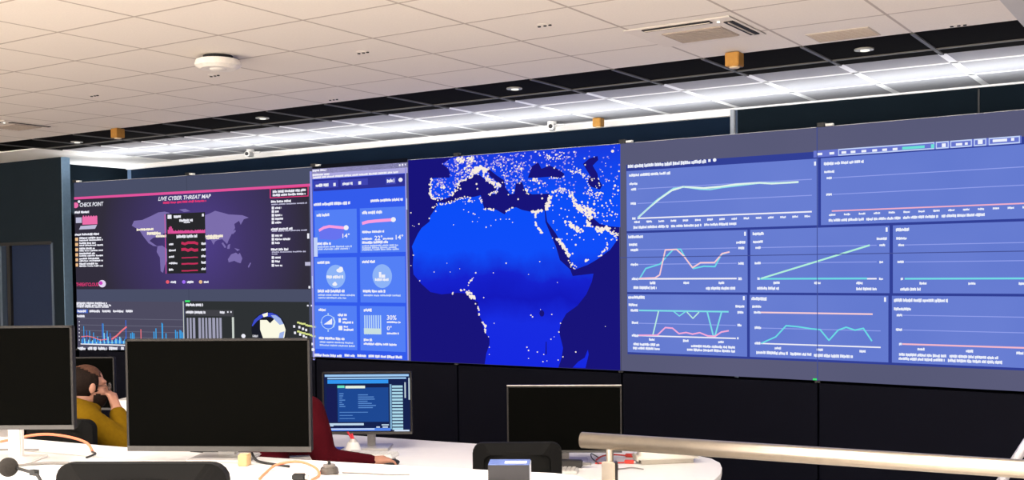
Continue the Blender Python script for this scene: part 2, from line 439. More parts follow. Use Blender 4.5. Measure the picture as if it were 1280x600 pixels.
L = Lay('continent', tw, LND, 2)
for q in ([(279, 303), (283, 309), (281, 310), (277, 304)], [(285, 306), (288, 305), (287, 311), (284, 311)], [(293, 310), (300, 312), (297, 314)], [(310, 333), (313, 328), (314, 329), (311, 335)], [(224, 262), (232, 261), (238, 264), (230, 265)], [(290, 291), (294, 287), (295, 289), (291, 293)]): L.pts(q)
L.done()
L = Lay('white_lettering', tw, WHT, 3)
L.text('LIVE CYBER THREAT MAP', 198, 248.6, 264, 5.0, .25, .02)
L.text('CHECK POINT', 100, 256.2, 129.5, 5.2, .15, .02); L.disc(99, 252, 1.7)
L.line_text(93, 293.4, 124, 2.6); L.line_text(92, 265.7, 111.5, 2.8)
for k, y in enumerate((299, 305.4, 312, 318.3, 324.6, 331)):
    L.line_text(99.5, y-1.2, random.uniform(118, 128), 2.2); L.line_text(99.5, y+1.6, 129, 1.8)
L.line_text(341, 239.8, 382.5, 3.0); L.line_text(341, 244.2, 382.5, 2.8)
for x1, y in ((365, 252.3), (366, 286.6), (360.5, 312)): L.line_text(339, y, x1, 2.8)
for y, xs in ((260, 352), (264.5, 349), (269.2, 353), (273.8, 354), (278.3, 352), (294.6, 353), (299.2, 363), (303.7, 350), (322, 351), (326.8, 350), (331.8, 353)):
    L.box(341.3, y-.1, 3, 3.4); L.line_text(344, y, xs, 2.5)
L.line_text(213.5, 352.6, 221, 2.8); L.line_text(234, 352.6, 242, 2.8); L.line_text(255, 352.6, 261, 2.6)
L.box(385.5, 295, 2.6, 6.5); L.box(387, 359, 2.4, 3); L.done()
L = Lay('grey_lettering', tw, LAV, 3)
for x0, y, x1 in ((339.5, 255.8, 384), (340, 289, 384), (340, 315.2, 382.5), (340, 317.6, 347)): L.line_text(x0, y, x1, 1.5)
L.box(385, 329.8, 7, 4.6); L.rect(95, 272, 102.5, 278.6).pts([(101, 282.5), (121.5, 281), (119, 286), (99, 287)]); L.done()
L = Lay('pink_lettering', tw, HOT, 3)
L.line_text(204, 253.6, 258, 2.6); L.text('THREATCLOUD', 95.5, 355.6, 124, 4.4, .1, .02)
L.path([(338, 235.6), (338, 247.6)], 1).path([(385.3, 232.6), (385.3, 245.2)], 1).hline(338, 235.8, 385.5, 1).hline(338, 247.4, 385.5, 1); L.done()
L = Lay('pink_bars', tw, emat((236, 112, 170)), 3); L.rect(103, 271, 122, 280.2)
for k in range(6): L.box(104.5+k*3.2, 270.3, 1.4, 1.6)
L.disc(94.7, 256.6, 3.6); L.done()
L = Lay('legend_dot', tw, emat((235, 95, 110)), 3); L.disc(209.7, 352.4, 2.2); L.done()
L = Lay('legend_dot', tw, emat((160, 110, 245)), 3); L.disc(230, 352.4, 2.2); L.done()
L = Lay('legend_dot', tw, emat((235, 190, 140)), 3); L.disc(251, 352.4, 2.2)
for y in (299, 305.4, 312, 318.3, 324.6, 331): L.box(96, y+.2, 3.8, 4)
L.done()
L = Lay('globe_badge', tw, emat((228, 215, 240)), 3); L.disc(128, 354.6, 4.6); L.done()
L = Lay('globe_badge', tw, emat((200, 70, 190)), 4); L.disc(126.3, 353.8, 2.4); L.done()
L = Lay('attack_flash', tw, emat((255, 246, 220)), 3)
L.line_text(171, 287.2, 192, 2.6, False).line_text(184, 292, 201, 3.4, False).line_text(195, 295.5, 208, 2.8, False).line_text(257, 295.6, 279, 3.2, False).line_text(258, 298.2, 274, 2, False); L.done()
L = Lay('popup_panel', tw, emat((40, 40, 43)), 4); L.rect(208, 267.3, 258, 341.5); L.done()
L = Lay('popup_edge', tw, PINK, 5); L.rect(206, 268, 208.3, 342.2)
random.seed(3)
for k in range(36): 
    h = 2.4+6*math.exp(-((k-2.2)/2.0)**2)+random.uniform(0, 1.5)
    L.rect(210+k*1.3, 291.8-k*.03-h, 211.35+k*1.3, 292.2-k*.03)
L.done()
L = Lay('popup_lettering', tw, WHT, 5)
L.box(212.3, 271, 5, 5).line_text(217.5, 271, 226.5, 3).line_text(224.5, 275.8, 241.5, 3).line_text(230, 278.2, 238, 1.4).line_text(221, 295.8, 247, 3.6).box(254, 268.8, 2.4, 3.4)
for k, y in enumerate((305.5, 313, 321, 329, 337.2)):
    L.line_text(211.5, y, (217, 220, 218, 222, 217)[k], 2.4, False).line_text(252, y-1, 257.5, 2.8, False)
L.done()
L = Lay('popup_sparkline', tw, emat((196, 50, 92)), 5)
for k, y in enumerate((304.5, 312.6, 322.2, 329.9, 338.6)):
    L.path([(227.5+4*i, y-i*.12+(random.uniform(-1, 1) if k < 2 else random.uniform(-.2, .2))) for i in range(6)], (2.4, 2.6, 1.1, 1.5, 1.2)[k])
L.done()
# ---- attack bar chart window
L = Lay('bar_chart_window', vw, emat((78, 76, 97)), 1); L.rect(93.5, 376.5, 229.5, 439.5); bw = L.done()
tag(bw, 'slate window with a spiky blue bar chart')
L = Lay('white_lettering', bw, WHT, 3)
L.line_text(95.5, 378.8, 134, 2.2).line_text(95.5, 381.2, 139, 2.0).line_text(95.5, 383.4, 136, 1.8)
for a, b in ((97, 108), (112, 125), (128, 138.5), (141.5, 154.5), (157.5, 166)): L.line_text(a, 388.9, b, 2.7, False)
L.line_text(95.5, 395.2, 106, 2.8, False)
for a, b in ((97, 107), (110, 121), (123, 134), (136.5, 147), (151.5, 155)): L.line_text(a, 435.5, b, 3.6)
L.hline(101, 429.8, 158, 1.4)
for k in range(6): L.box(99.3, 402+4.6*k, 1, 1.4)
L.done()
L = Lay('tab_highlight', bw, emat((60, 95, 190)), 2); L.rect(95, 386.6, 110, 391.4); L.done()
L = Lay('grid_line', bw, emat((104, 104, 124)), 2)
for y in (397.8, 406, 413, 420): L.hline(101, y, 229, .7)
L.done()
random.seed(12)
Lc = Lay('chart_bar', bw, emat((60, 165, 235)), 3); Ld = Lay('chart_bar', bw, emat((58, 110, 215)), 4); Le = Lay('chart_bar', bw, emat((150, 220, 245)), 5)
for k in range(46):
    x = 102+k*1.22; h = random.uniform(2, 9)+(random.random() < .2)*random.uniform(4, 9)
    for X, H in ((104, 22), (112, 16), (117, 14), (128.3, 25), (133.5, 16), (137, 13)):
        if abs(x-X) < .7: h = H
    (Lc, Ld, Lc, Le)[k % 4].rect(x, 429.5-h, x+1.3, 429.6)
Ld.rect(157, 400, 158.6, 429.6).rect(128, 404, 129, 420)
for x, h in ((163, 13), (165, 14), (167, 13), (192, 15), (194.5, 19), (202, 26), (202.8, 25), (207, 13), (219, 17), (221, 15), (224.5, 17), (226, 16), (228, 14)): Lc.rect(x, 429.5-h, x+1.6, 429.6)
Lc.done(); Ld.done(); Le.done()
L = Lay('trend_line', bw, emat((240, 120, 130)), 6); L.path([(140, 424), (146, 420), (152, 414), (158.5, 408.5)], 1.5).rect(176, 411.5, 177.4, 429).path([(102, 421), (110, 420), (118, 422), (126, 425), (134, 424)], .7); L.done()
# ---- dark tracking window with a globe
L = Lay('globe_window', vw, emat((47, 50, 52)), 1); L.rect(231, 376.3, 387.5, 446); gw = L.done()
tag(gw, 'dark window with a blue and white globe')
L = Lay('window_edge', gw, emat((205, 212, 205)), 2); L.rect(228.7, 376.6, 231, 446).rect(290, 396.5, 293.5, 446); L.done()
L = Lay('text_column', gw, emat((160, 160, 182)), 2)
for a, b in ((233.5, 236.5), (237, 240.5), (241, 245), (248, 252), (252.4, 256), (256.6, 260), (260.5, 265), (265.4, 270), (270.4, 274), (274.3, 278)): L.rect(a, 397.3, b, 446)
L.done()
L = Lay('white_lettering', gw, WHT, 3); L.line_text(232.5, 381, 254, 3).line_text(232.5, 390.3, 257, 3).line_text(275, 390.5, 281, 2.6).box(285, 390, 1.6, 2).box(289, 390, 1.6, 2).disc(304.5, 420, 2.6).line_text(316, 420, 323, 3).box(385, 382, 2, 2).box(389.5, 382, 1.5, 2); L.done()
L = Lay('toolbar', gw, emat((66, 66, 72)), 2); L.rect(232, 387, 292, 395.5); L.done()
L = Lay('globe', gw, emat((26, 28, 40)), 3); L.disc(336, 412, 22, n=36); L.done()
L = Lay('globe_ocean', gw, emat((62, 78, 205)), 4); L.pts([(315, 407), (318, 400), (324, 394.5), (331, 391), (340, 391), (347, 394), (352, 399), (346, 400), (338, 396), (330, 396), (322, 401), (316, 408)]); L.done()
L = Lay('globe_land', gw, emat((252, 250, 228)), 5); L.pts([(325.5, 400), (334, 400), (338, 404), (343, 399), (350, 399), (355, 405), (357.4, 412), (356, 421), (352, 428), (338, 433), (330, 425), (325.5, 412)]).pts([(328, 393), (335, 390.5), (335, 395), (330, 396.5)]); L.done()
L = Lay('globe_cloud', gw, emat((160, 180, 232)), 6); L.pts([(339, 394), (345, 394), (351, 398), (355, 405), (350, 406), (345, 401)]).pts([(350, 416), (356, 414), (354, 424), (348, 426)]); L.done()
L = Lay('track_dash', gw, emat((218, 226, 140)), 3)
random.seed(5)
for k in range(9):
    x = 369+k*2.6
    L.box(x+4, 403+k*.75+random.uniform(-.5, .5), 3, 2.2).box(x+4, 414+k*.85+random.uniform(-.5, .5), 3, 2.2)
L.done()
L = Lay('track_dash', gw, WHT, 4)
for x, y in ((368, 408), (374.5, 409), (379, 411), (369, 416), (375.5, 418), (380, 420), (383, 412.5), (383, 422), (391, 437), (390.5, 430)): L.box(x, y, 2.6, 3)
L.done()
# ---- weather window
L = Lay('weather_window', vw, emat((52, 92, 236)), 1); L.rect(390.3, 207, 509.7, 450.4); ww = L.done()
tag(ww, 'bright blue weather dashboard window with six cards')
L = Lay('title_bar', ww, emat((20, 22, 30)), 2); L.rect(390.3, 206.5, 509.7, 209.3); L.done()
L = Lay('browser_bar', ww, emat((172, 168, 222)), 2); L.rect(390.3, 211.5, 509.7, 216.2); L.done()
L = Lay('navigation_bar', ww, emat((46, 50, 150)), 2); L.rect(391.5, 224.5, 508, 232.5); L.done()
L = Lay('window_edge', ww, emat((150, 150, 226)), 3); L.rect(390, 214, 391.3, 450).rect(508, 210, 509.6, 450.3); L.done()
L = Lay('card', ww, emat((84, 128, 246)), 3)
for y0, y1 in ((263.2, 316), (322.3, 378), (381.8, 437.8)):
    L.rect(393.4, y0, 446.8, y1); L.rect_uv(W(450, y0)[0], W(446.8, y1)[1], W(506.5, y0)[0], W(393.4, y0)[1])
L.done()
L = Lay('search_field', ww, emat((64, 70, 178)), 3); L.rect(392.5, 226.5, 423, 234).rect(426, 225, 460, 231).rect(482.5, 222, 495, 230); L.done()
L = Lay('white_lettering', ww, WHT, 5)
L.line_text(391, 213.6, 409, 2.4).line_text(391, 219, 412, 2.4).line_text(391.5, 222.2, 498, 2.2).line_text(395, 232, 411, 3.4).line_text(428.5, 229.8, 441, 3.4).box(418.5, 230.7, 3, 4).box(450, 228.6, 3.5, 4).line_text(484, 226.2, 493.5, 4).disc(501, 224.8, 2.6).line_text(392.5, 255.8, 438, 3.6).line_text(463.5, 251.2, 504, 3.2)
L.box(500, 206.5, 2, 2.2).box(503.5, 206, 2, 2.4).box(507, 205.6, 1.4, 2)
L.line_text(396, 269.2, 412, 3.4).line_text(453, 266, 478.5, 3.8)
L.disc(433, 284.6, 3.1).disc(492, 274.5, 3.1)
L.text("14°", 428.5, 294.6, 437.5, 5.6, 0, .02).text("22°", 468.5, 297.4, 478.5, 6, 0, .02).text("14°", 495, 296.4, 504.5, 6, 0, .02)
L.line_text(453, 290.2, 480.5, 2.6).line_text(453, 298.8, 465.5, 2.4).line_text(479, 298.6, 492, 2).line_text(453, 303.3, 486, 3.2).line_text(397, 304.8, 414, 3)
L.line_text(397, 328.3, 412.5, 3.4).line_text(453, 327.2, 469, 3.2).line_text(408.5, 346.2, 429.5, 3.6).line_text(397.5, 363.8, 431, 3.4).line_text(454, 364, 482, 3.2).line_text(469, 349.6, 486, 3)
L.disc(425, 338, 4.2, 2.6).disc(426.5, 336, 2.6).disc(418.8, 355.4, 3, 2).disc(419, 354, 1.8).box(475.5, 343.5, 3, 7).box(479.5, 345.3, 4.5, 4)
L.line_text(398.5, 387.2, 407.5, 3.4).line_text(455, 387.5, 465.5, 3.4).pts([(405, 405.5), (415.5, 398), (415.5, 405.5)])
L.line_text(422.5, 393.6, 434, 3).box(425, 400.5, 3, 5.4).line_text(428.5, 398.8, 434, 2.2).line_text(428.5, 403, 442, 2.6).box(426, 410, 5, 5.6).line_text(430, 408.4, 436, 2).line_text(430, 412, 442, 2.6)
L.text('30%', 484, 396.8, 496, 6, 0, .02).line_text(484, 402.6, 501, 2.2).text('0°', 484, 410, 490, 5.6, 0, .02).line_text(484, 416.6, 499, 2.2)
L.line_text(399, 422.6, 431, 3).line_text(455, 424.6, 465.5, 3.2).line_text(455, 429.6, 496, 2.6).line_text(393.5, 443.6, 428, 3.2).line_text(431, 444.2, 444, 3).line_text(447, 444.6, 458, 3).line_text(461, 445, 503, 3.2).disc(391.6, 437, 2)
L.done()
L = Lay('pale_lettering', ww, emat((196, 212, 250)), 5)
for x0, y, x1 in ((398, 308.8, 440), (398, 311.6, 437), (453, 307.4, 498), (453, 310, 497), (453, 312.4, 499), (398, 368.8, 444), (398, 372.2, 433), (455, 369.2, 501), (400, 427.4, 442), (400, 431.2, 444)): L.line_text(x0, y, x1, 2)
L.rect(392.5, 297, 397.5, 320.8).rect(508, 248, 509.4, 262).rect(390.2, 345, 391.3, 360); L.done()
L = Lay('light_disc', ww, emat((142, 180, 248)), 4); L.disc(420, 345.6, 12, 14.6, 32).disc(478, 345.2, 12.3, 14.9, 32); L.done()
L = Lay('compass_ring', ww, emat((182, 212, 250)), 4); L.ring(410.5, 402.6, 9, .9).box(410.5, 392.6, 1.6, 2.6).box(410.5, 413.4, 1.6, 2.6).box(402, 403, 2, 1.4).path([(417, 397), (418.6, 402.5), (417, 408.5)], 2)
for k in range(8): L.rect(455.4+k*2.8, 394, 457.4+k*2.8, 418)
L.done()
L = Lay('level_block', ww, emat((202, 224, 226)), 5); L.rect(455.2, 410.2, 477, 418); L.done()
L = Lay('temperature_curve', ww, emat((248, 158, 224)), 5); L.path([(399.5, 288), (405, 284.6), (412, 283), (420, 283.8), (430, 284.8)], 2.6).path([(453.5, 279.2), (460, 277.3), (470, 276.2), (489, 274.8)], 3); L.done()
L = Lay('temperature_shade', ww, emat((104, 116, 240)), 4); L.pts([(399, 288.5), (405, 285), (412, 283.5), (430, 285), (430, 296), (420, 300), (400, 299)]); L.done()
# ---- night map of Africa and Europe
L = Lay('night_map_window', vw, emat((24, 20, 122), 1, True), 1); a = W(510.2, 200); b = W(775.6, 463.4); L.rect_uv(a[0], 0.002, b[0], WH-.002); nw = L.done()
tag(nw, 'night satellite map of Africa, southern Europe and Arabia')
zt = ZB+W(600, 310)[1]
def lat(nt, p):
    sp = nt.nodes.new('ShaderNodeSeparateXYZ'); nt.links.new(p, sp.inputs[0])
    nz = nt.nodes.new('ShaderNodeTexNoise'); nz.inputs['Scale'].default_value = 3.2; nz.inputs['Detail'].default_value = 5; nt.links.new(p, nz.inputs['Vector'])
    a = nt.nodes.new('ShaderNodeMath'); a.operation = 'MULTIPLY_ADD'; nt.links.new(sp.outputs['Z'], a.inputs[0]); a.inputs[1].default_value = 1/WH; a.inputs[2].default_value = -ZB/WH-.06
    b_ = nt.nodes.new('ShaderNodeMath'); b_.operation = 'MULTIPLY_ADD'; nt.links.new(nz.outputs['Fac'], b_.inputs[0]); b_.inputs[1].default_value = .16; nt.links.new(a.outputs[0], b_.inputs[2])
    return b_.outputs[0]
land_m = emat_ramp('night_land_blue', [(0, (22, 40, 226)), (.22, (24, 44, 226)), (.34, (20, 26, 190)), (.44, (22, 34, 206)), (.56, (16, 78, 250)), (.8, (12, 78, 248)), (1, (24, 60, 226))], lat)
AFR = [(547.5, 253), (560, 254), (577, 247.5), (593, 246), (601, 244), (603, 252), (606, 262), (620, 262), (631, 268), (634, 262), (645, 259), (653, 262.5), (665, 265), (681, 263), (682, 277.5), (688, 292), (695, 308), (700, 325), (713, 337), (716, 345), (742, 342), (740, 352), (733, 368), (722, 382), (708, 392), (701, 404), (699, 415), (704, 435), (702, 448), (698, 459.6), (606, 455.2), (608, 442), (612, 430), (612, 423), (606, 415), (602, 400), (597, 390), (598, 378), (592, 375), (583, 367), (572, 366), (562, 367), (552, 368), (538, 365), (527, 355), (517, 343), (516, 332), (517, 318), (515, 308), (522, 293), (527, 285), (537, 277), (538, 270), (545, 260)]
EUR = [(570, 197.2), (563, 198), (553, 205), (560, 210), (563, 217), (562, 222), (543, 222.5), (538, 224), (539, 232), (537, 243), (541, 248), (547, 249), (555, 249), (563, 246), (567.5, 240), (572, 232), (578, 225), (587, 222), (593, 218), (600, 219), (607, 225), (615, 230), (621, 233), (620, 238), (615, 243), (620, 242), (624, 235), (628, 232), (620, 226), (613, 221), (609, 213), (612, 212), (622, 220), (630, 225), (632, 235), (638, 243), (643, 242), (645, 230), (650, 227), (653, 228), (656, 238), (665, 243), (687, 242), (688, 247), (682, 263), (684, 277), (695, 292), (705, 310), (712, 322), (715, 333), (719, 337), (735, 331), (747, 324), (763, 312), (773, 298), (769, 292), (762, 288), (750, 287), (740, 282), (733, 273), (740, 271), (750, 280), (763, 283), (775.5, 284), (775.5, 182.2)]
L = Lay('landmass', nw, land_m, 2); L.pts(AFR); L.done()
L = Lay('landmass', nw, land_m, 2); q = [W(*p) for p in EUR]; q[0] = (q[0][0], WH-.003); q[-1] = (q[-1][0], WH-.003); L.poly(q); L.done()
L = Lay('landmass', nw, land_m, 2); L.pts([(716, 459.5), (723, 452), (731, 447), (735, 437), (736, 443), (732, 460)]); L.done()
SEA = emat((24, 20, 122))
L = Lay('inland_sea', nw, SEA, 3); L.pts([(660, 222.5), (665, 208), (673, 203), (677, 211), (687, 207), (695, 210), (706, 217.5), (702, 222.5), (687, 221), (673, 222)]); L.done()
L = Lay('inland_sea', nw, SEA, 3); L.pts([(729, 205), (737, 198), (747, 195), (748, 200), (741, 207), (747, 217), (748, 223), (753, 232), (750, 237), (738, 233), (735, 227), (738, 220)]); L.done()
L = Lay('inland_sea', nw, SEA, 3); L.disc(677.5, 391.7, 3, 4).pts([(682.5, 427), (683.5, 427), (683.5, 443), (682, 443)]).pts([(646, 228), (653, 230), (655, 240), (650, 243), (646, 238)]); L.done()
def inside(p, Q):
    c = False
    for i in range(len(Q)):
        (x1, y1), (x2, y2) = Q[i], Q[i-1]
        if (y1 > p[1]) != (y2 > p[1]) and p[0] < (x2-x1)*(p[1]-y1)/(y2-y1)+x1: c = not c
    return c
random.seed(21)
CW = Lay('city_lights', nw, emat((250, 238, 225)), 5); CV = Lay('city_lights', nw, emat((162, 150, 232)), 4)
def dot(x, y, r, dim=False):
    if not (511.5 < x < 774.5) or y < 201-.079*(x-511)+.5 : return
    (CV if dim else CW).disc(x, y, r, n=6)
def chain(P, n, jit, r0, r1):
    seg = [math.dist(a, b) for a, b in zip(P, P[1:])]; T = sum(seg)
    for _ in range(n):
        t = random.random()*T
        for s_, a, b in zip(seg, P, P[1:]):
            if t <= s_: break
            t -= s_
        f = min(1, t/s_)
        dot(a[0]+f*(b[0]-a[0])+random.gauss(0, jit), a[1]+f*(b[1]-a[1])+random.gauss(0, jit), random.uniform(r0, r1))
BLK = [(660, 222.5), (665, 208), (673, 203), (687, 207), (706, 217.5), (702, 222.5)]
CAS = [(729, 205), (747, 195), (748, 223), (753, 232), (738, 233)]
n = 0
while n < 900:       # mottled haze of towns over Europe, thinning eastwards
    x = random.uniform(538, 720) if random.random() < .8 else random.uniform(660, 775); y = random.uniform(182, 250)
    if inside((x, y), EUR) and not inside((x, y), BLK) and not inside((x, y), CAS):
        dens = 1 if x < 655 and y < 235 else .28
        n += 1
        if random.random() < dens: dot(x, y, random.uniform(.6, 1.35), True)
        if random.random() < .34*dens: dot(x+random.uniform(-3, 3), y+random.uniform(-2, 2), random.uniform(.5, 1.1))
chain([(540, 223), (539, 232), (538, 242), (541, 248), (555, 249)], 60, .9, .6, 1.2)
chain([(563, 246), (568, 240), (572, 232), (578, 226), (588, 221), (597, 214)], 60, 1.0, .6, 1.3)
chain([(592, 213), (600, 211), (608, 211)], 60, 1.6, .8, 1.6); chain([(604, 218), (611, 226), (620, 231), (627, 231)], 60, 1.2, .7, 1.4); chain([(588, 218), (596, 210)], 30, 1.2, .7, 1.3)
chain([(613, 243), (620, 240), (623, 234)], 22, .9, .6, 1.1); chain([(585, 194), (590, 200), (586, 208), (583, 216)], 50, 2, .7, 1.4)
chain([(572, 199), (578, 199), (577, 202)], 26, 1.6, .8, 1.5); chain([(553, 234), (556, 234)], 10, .8, .9, 1.4); chain([(540, 262), (546, 256), (562, 254), (575, 248), (592, 247)], 40, .9, .6, 1.1); chain([(600, 246), (603, 254)], 12, .6, .6, 1); chain([(605, 261), (618, 262)], 18, .6, .7, 1.3); chain([(633, 264), (642, 259)], 12, .5, .6, 1)
chain([(580, 252), (592, 250)], 16, 1.3, .5, .9)
for x, y in ((580, 262), (586, 265), (591, 277), (592, 267), (597, 277), (608, 284), (614, 282), (599, 272), (594, 268), (633, 274), (637, 274), (641, 278), (626, 274), (620, 275), (567, 281), (537, 273), (545, 264), (514, 266), (516, 282), (518, 283), (524, 280), (517, 319), (514, 332), (543, 340), (525, 351), (559, 329), (563, 340), (595, 341), (592, 347), (575, 336), (617, 341), (633, 329), (605, 372), (618, 404), (611, 421), (612, 434), (612, 443), (675, 327), (661, 343), (697, 353), (690, 393), (676, 387), (666, 396), (664, 394), (699, 415), (701, 404), (689, 424), (659, 434), (661, 438), (661, 448), (680, 443), (684, 451), (679, 452), (672, 440), (698, 450), (704, 446), (720, 440), (757, 408), (692, 310), (693, 421)):
    dot(x, y, random.uniform(.5, 1.05))
chain([(592, 347), (582, 361), (574, 365), (565, 367)], 12, .8, .8, 1.5); chain([(584, 365), (590, 371), (593, 373)], 34, 1.3, .8, 1.6); chain([(593, 376), (598, 384), (599, 393)], 8, .6, .8, 1.2); chain([(603, 402), (607, 407), (607, 415)], 16, .6, .8, 1.4)
chain([(665, 264), (671, 265), (677, 263)], 34, 1, .8, 1.4); chain([(670, 267), (669, 275), (671, 283), (676, 288), (677, 291)], 50, .5, .7, 1.2)
chain([(688, 245), (686, 254), (683, 263)], 60, 1.2, .7, 1.5); chain([(689, 241), (700, 237), (712, 239), (716, 246)], 44, 1.5, .6, 1.2)
chain([(714, 243), (718, 252), (724, 262), (732, 266), (738, 272)], 90, 1.6, .7, 1.5); chain([(726, 258), (735, 264), (740, 271)], 60, 2.6, .8, 1.7)
chain([(736, 240), (745, 243), (752, 237)], 26, 2.6, .6, 1.2); chain([(660, 226), (672, 224)], 12, .8, .8, 1.4); chain([(687, 223), (703, 223)], 14, .5, .5, .9); chain([(656, 236), (660, 241)], 14, 1.4, .6, 1.2)
chain([(697, 298), (704, 307), (709, 314), (712, 322)], 60, 1.1, .8, 1.5); chain([(713, 280), (718, 284), (726, 289)], 44, 1.8, .8, 1.5); chain([(734, 278), (738, 284)], 30, 1.4, .7, 1.4); chain([(746, 287), (756, 287), (762, 285)], 46, 1.8, .9, 1.7); chain([(764, 290), (772, 294)], 18, 1.4, .8, 1.4); chain([(748, 320), (758, 312), (763, 300)], 16, .8, .7, 1.2)
chain([(714, 326), (718, 335)], 14, 1.4, .6, 1.1); chain([(729, 326), (735, 326)], 8, .9, .7, 1.4); chain([(722, 212), (731, 220)], 22, 2, .5, 1); chain([(735, 222), (749, 224)], 10, 1.2, .6, 1.1); chain([(682, 195), (702, 196)], 24, 2.4, .6, 1.2); chain([(714, 215), (726, 213)], 18, 1.2, .5, 1)
for k in range(60): dot(random.uniform(690, 772), random.uniform(255, 300), random.uniform(.5, 1.1))
for k in range(46): dot(random.uniform(735, 773), random.uniform(225, 278), random.uniform(.5, 1.1))
for x, y, r in ((766, 189, 2), (774, 214, 1.2), (769, 232, 1.6), (773, 238, 1.5), (731, 198, 1.2), (718, 190, 1.2), (743, 255, 1.7), (753, 257, 1.4), (748, 266, 1.4), (707, 277, 1.8), (720, 306, 1.3), (725, 297, 1), (716, 317, 1.2), (752, 319, 1.4), (678, 248, 1.4), (648, 249, 1.2), (596, 230, 1.3), (597, 236, 1.2), (576, 236, 1.2), (572, 238, .9), (615, 241, 1.2), (674, 229, 1.6), (642, 238, 1.7), (652, 211, 1.8), (684, 207, 1.2), (668, 203, 1.2)): dot(x, y, r)
o1 = CW.done(); o1['kind'] = 'stuff'; o2 = CV.done(); o2['kind'] = 'stuff'
# ---- metrics dashboard
L = Lay('metrics_window', vw, emat((50, 64, 150)), 1); L.rect(783, 206.2, 784, 443); u0, v1 = W(782.8, 206.2); v0 = W(782.8, 442.5)[1]; L.v = []; L.f = []; L.rect_uv(u0, v0, US[7]-.25, v1); mw = L.done()
tag(mw, 'blue dashboard window of eight line charts in tiles')
R1 = US[7]-.29
def uvt(x, y): return W(x, y)
LT = emat_ramp('tile_blue', [(0, (92, 116, 204)), (1, (112, 132, 214))],
               lambda nt, p: (lambda n: (nt.links.new(p, n.inputs['Vector']), n.inputs['Scale'].__setattr__('default_value', 1.4), n.outputs['Fac'])[2])(nt.nodes.new('ShaderNodeTexNoise')))
r1 = (W(784, 214)[1], W(784, 289)[1]); r2 = (W(784, 291.8)[1], W(784, 365)[1]); r3 = (W(784, 367.8)[1], W(784, 440)[1])
for (va, vb), xs in ((r1, (784, 1022.6, 1026.4, None)), (r2, (784, 934.6, 938, 1112, 1116.2, None)), (r3, (784, 933.6, 937, 1110.6, 1115, None))):
    for k in range(0, len(xs), 2):
        L = Lay('chart_tile', mw, LT, 2)
        L.rect_uv(W(xs[k], 330)[0], vb, R1 if xs[k+1] is None else W(xs[k+1], 330)[0], va); L.done()
G = Lay('grid_line', mw, emat((146, 160, 236)), 3); T = Lay('white_lettering', mw, emat((240, 244, 255)), 4); AX = Lay('axis_line', mw, WHT, 4)
def row(xs, y0, y1, h=2.4, w=7):   # tick labels along an axis from left y0 to right y1
    for k, x in enumerate(xs): T.line_text(x-w/2, y0+(y1-y0)*k/max(1, len(xs)-1), x+w/2, h, False)
T.line_text(785, 208.3, 883, 4); T.box(887, 200.7, 3, 3.4).disc(893.5, 200, 2.2)
# tile 1
T.line_text(786.5, 219.5, 838, 3.2); T.line_text(787, 230, 797, 2.8, False); T.line_text(789, 236.8, 795.5, 2.8, False); T.line_text(788.5, 254.6, 795.5, 2.8, False); T.line_text(790.5, 273.4, 795, 2.8, False)
G.hline(797, 236.2, 1015, 1).hline(797, 254.4, 1015, 1); AX.hline(797, 273, 1015, 1.7)
row([796.5+k*15.2 for k in range(15)], 277.6, 270.5); T.line_text(792, 284.4, 836, 3.2).line_text(839, 282.8, 877, 3).line_text(880.5, 281, 921, 3); T.box(1019, 204.5, 2.4, 5)
Lm = Lay('chart_line', mw, emat((226, 246, 236)), 5); Lm.path([(798, 272), (811, 260), (825, 248.5), (840, 238), (854, 233.6), (880, 235.2), (900, 233.4), (920, 230.6), (950, 228.6), (965, 229.4), (998, 227.6)], 2); Lm.done()
Lm = Lay('chart_line', mw, emat((150, 224, 232)), 5); Lm.path([(798, 272), (820, 251), (842, 235.4), (856, 233.8), (875, 236.6), (888, 237), (902, 234.6), (950, 228.9), (998, 228)], 1.3); Lm.done()
# tile 2
T.line_text(1030, 205, 1080, 3.4); T.line_text(1030.5, 215.2, 1043, 2.8, False); T.line_text(1033.5, 222.8, 1040, 2.6, False); T.line_text(1033, 243.3, 1040, 2.6, False)
G.hline(1041, 222.4, 1340, 1).hline(1041, 243, 1340, 1); row([1040.5+k*18.6 for k in range(15)], 268.8, 258.4, w=8)
Lm = Lay('chart_line', mw, emat((242, 178, 202)), 5); Lm.hline(1040, 263.8, 1345, 1.6); Lm.done()
T.line_text(1036, 275.6, 1080, 3.2).line_text(1083, 274, 1126, 3.2).line_text(1129, 272, 1173, 3.2).line_text(1177, 270.2, 1231, 3.4)
# toolbar
TB = Lay('toolbar', mw, emat((104, 118, 206)), 3); TB.rect_uv(W(1017, 190)[0], W(1017, 197)[1], W(1277, 175)[0], W(1017, 188.6)[1]); TB.done()
TO = Lay('toolbar_outline', mw, emat((196, 212, 250)), 4)
ta, tb = W(1017, 188.6)[1], W(1017, 197)[1]
for xa, xb in ((1048, 1168), (1170, 1186), (1188, 1215), (1217.5, 1233), (1236, 1275)):
    ua, ub = W(xa, 185)[0], W(xb, 185)[0]
    TO.rect_uv(ua, ta-.008, ub, ta).rect_uv(ua, tb, ub, tb+.008).rect_uv(ua, tb, ua+.006, ta).rect_uv(ub-.006, tb, ub, ta)
TO.done()
for x in (1025, 1040, 1055, 1066.5, 1080, 1093.5, 1106, 1119): T.box(x, 192.6-(x-1025)*.066, 6, 3)
T.box(1180, 181.6, 5, 4.6).box(1199, 180.4, 8, 3).box(1208, 179.6, 3.6, 3).box(1225.5, 177.3, 6, 5.6).box(1250, 175.6, 18, 3.4).box(1266, 174.2, 4, 3.6)
Lm = Lay('toolbar_accent', mw, emat((110, 226, 214)), 5); Lm.box(1142, 184.4, 28, 3.4).box(1166, 182.8, 4, 5); Lm.done()
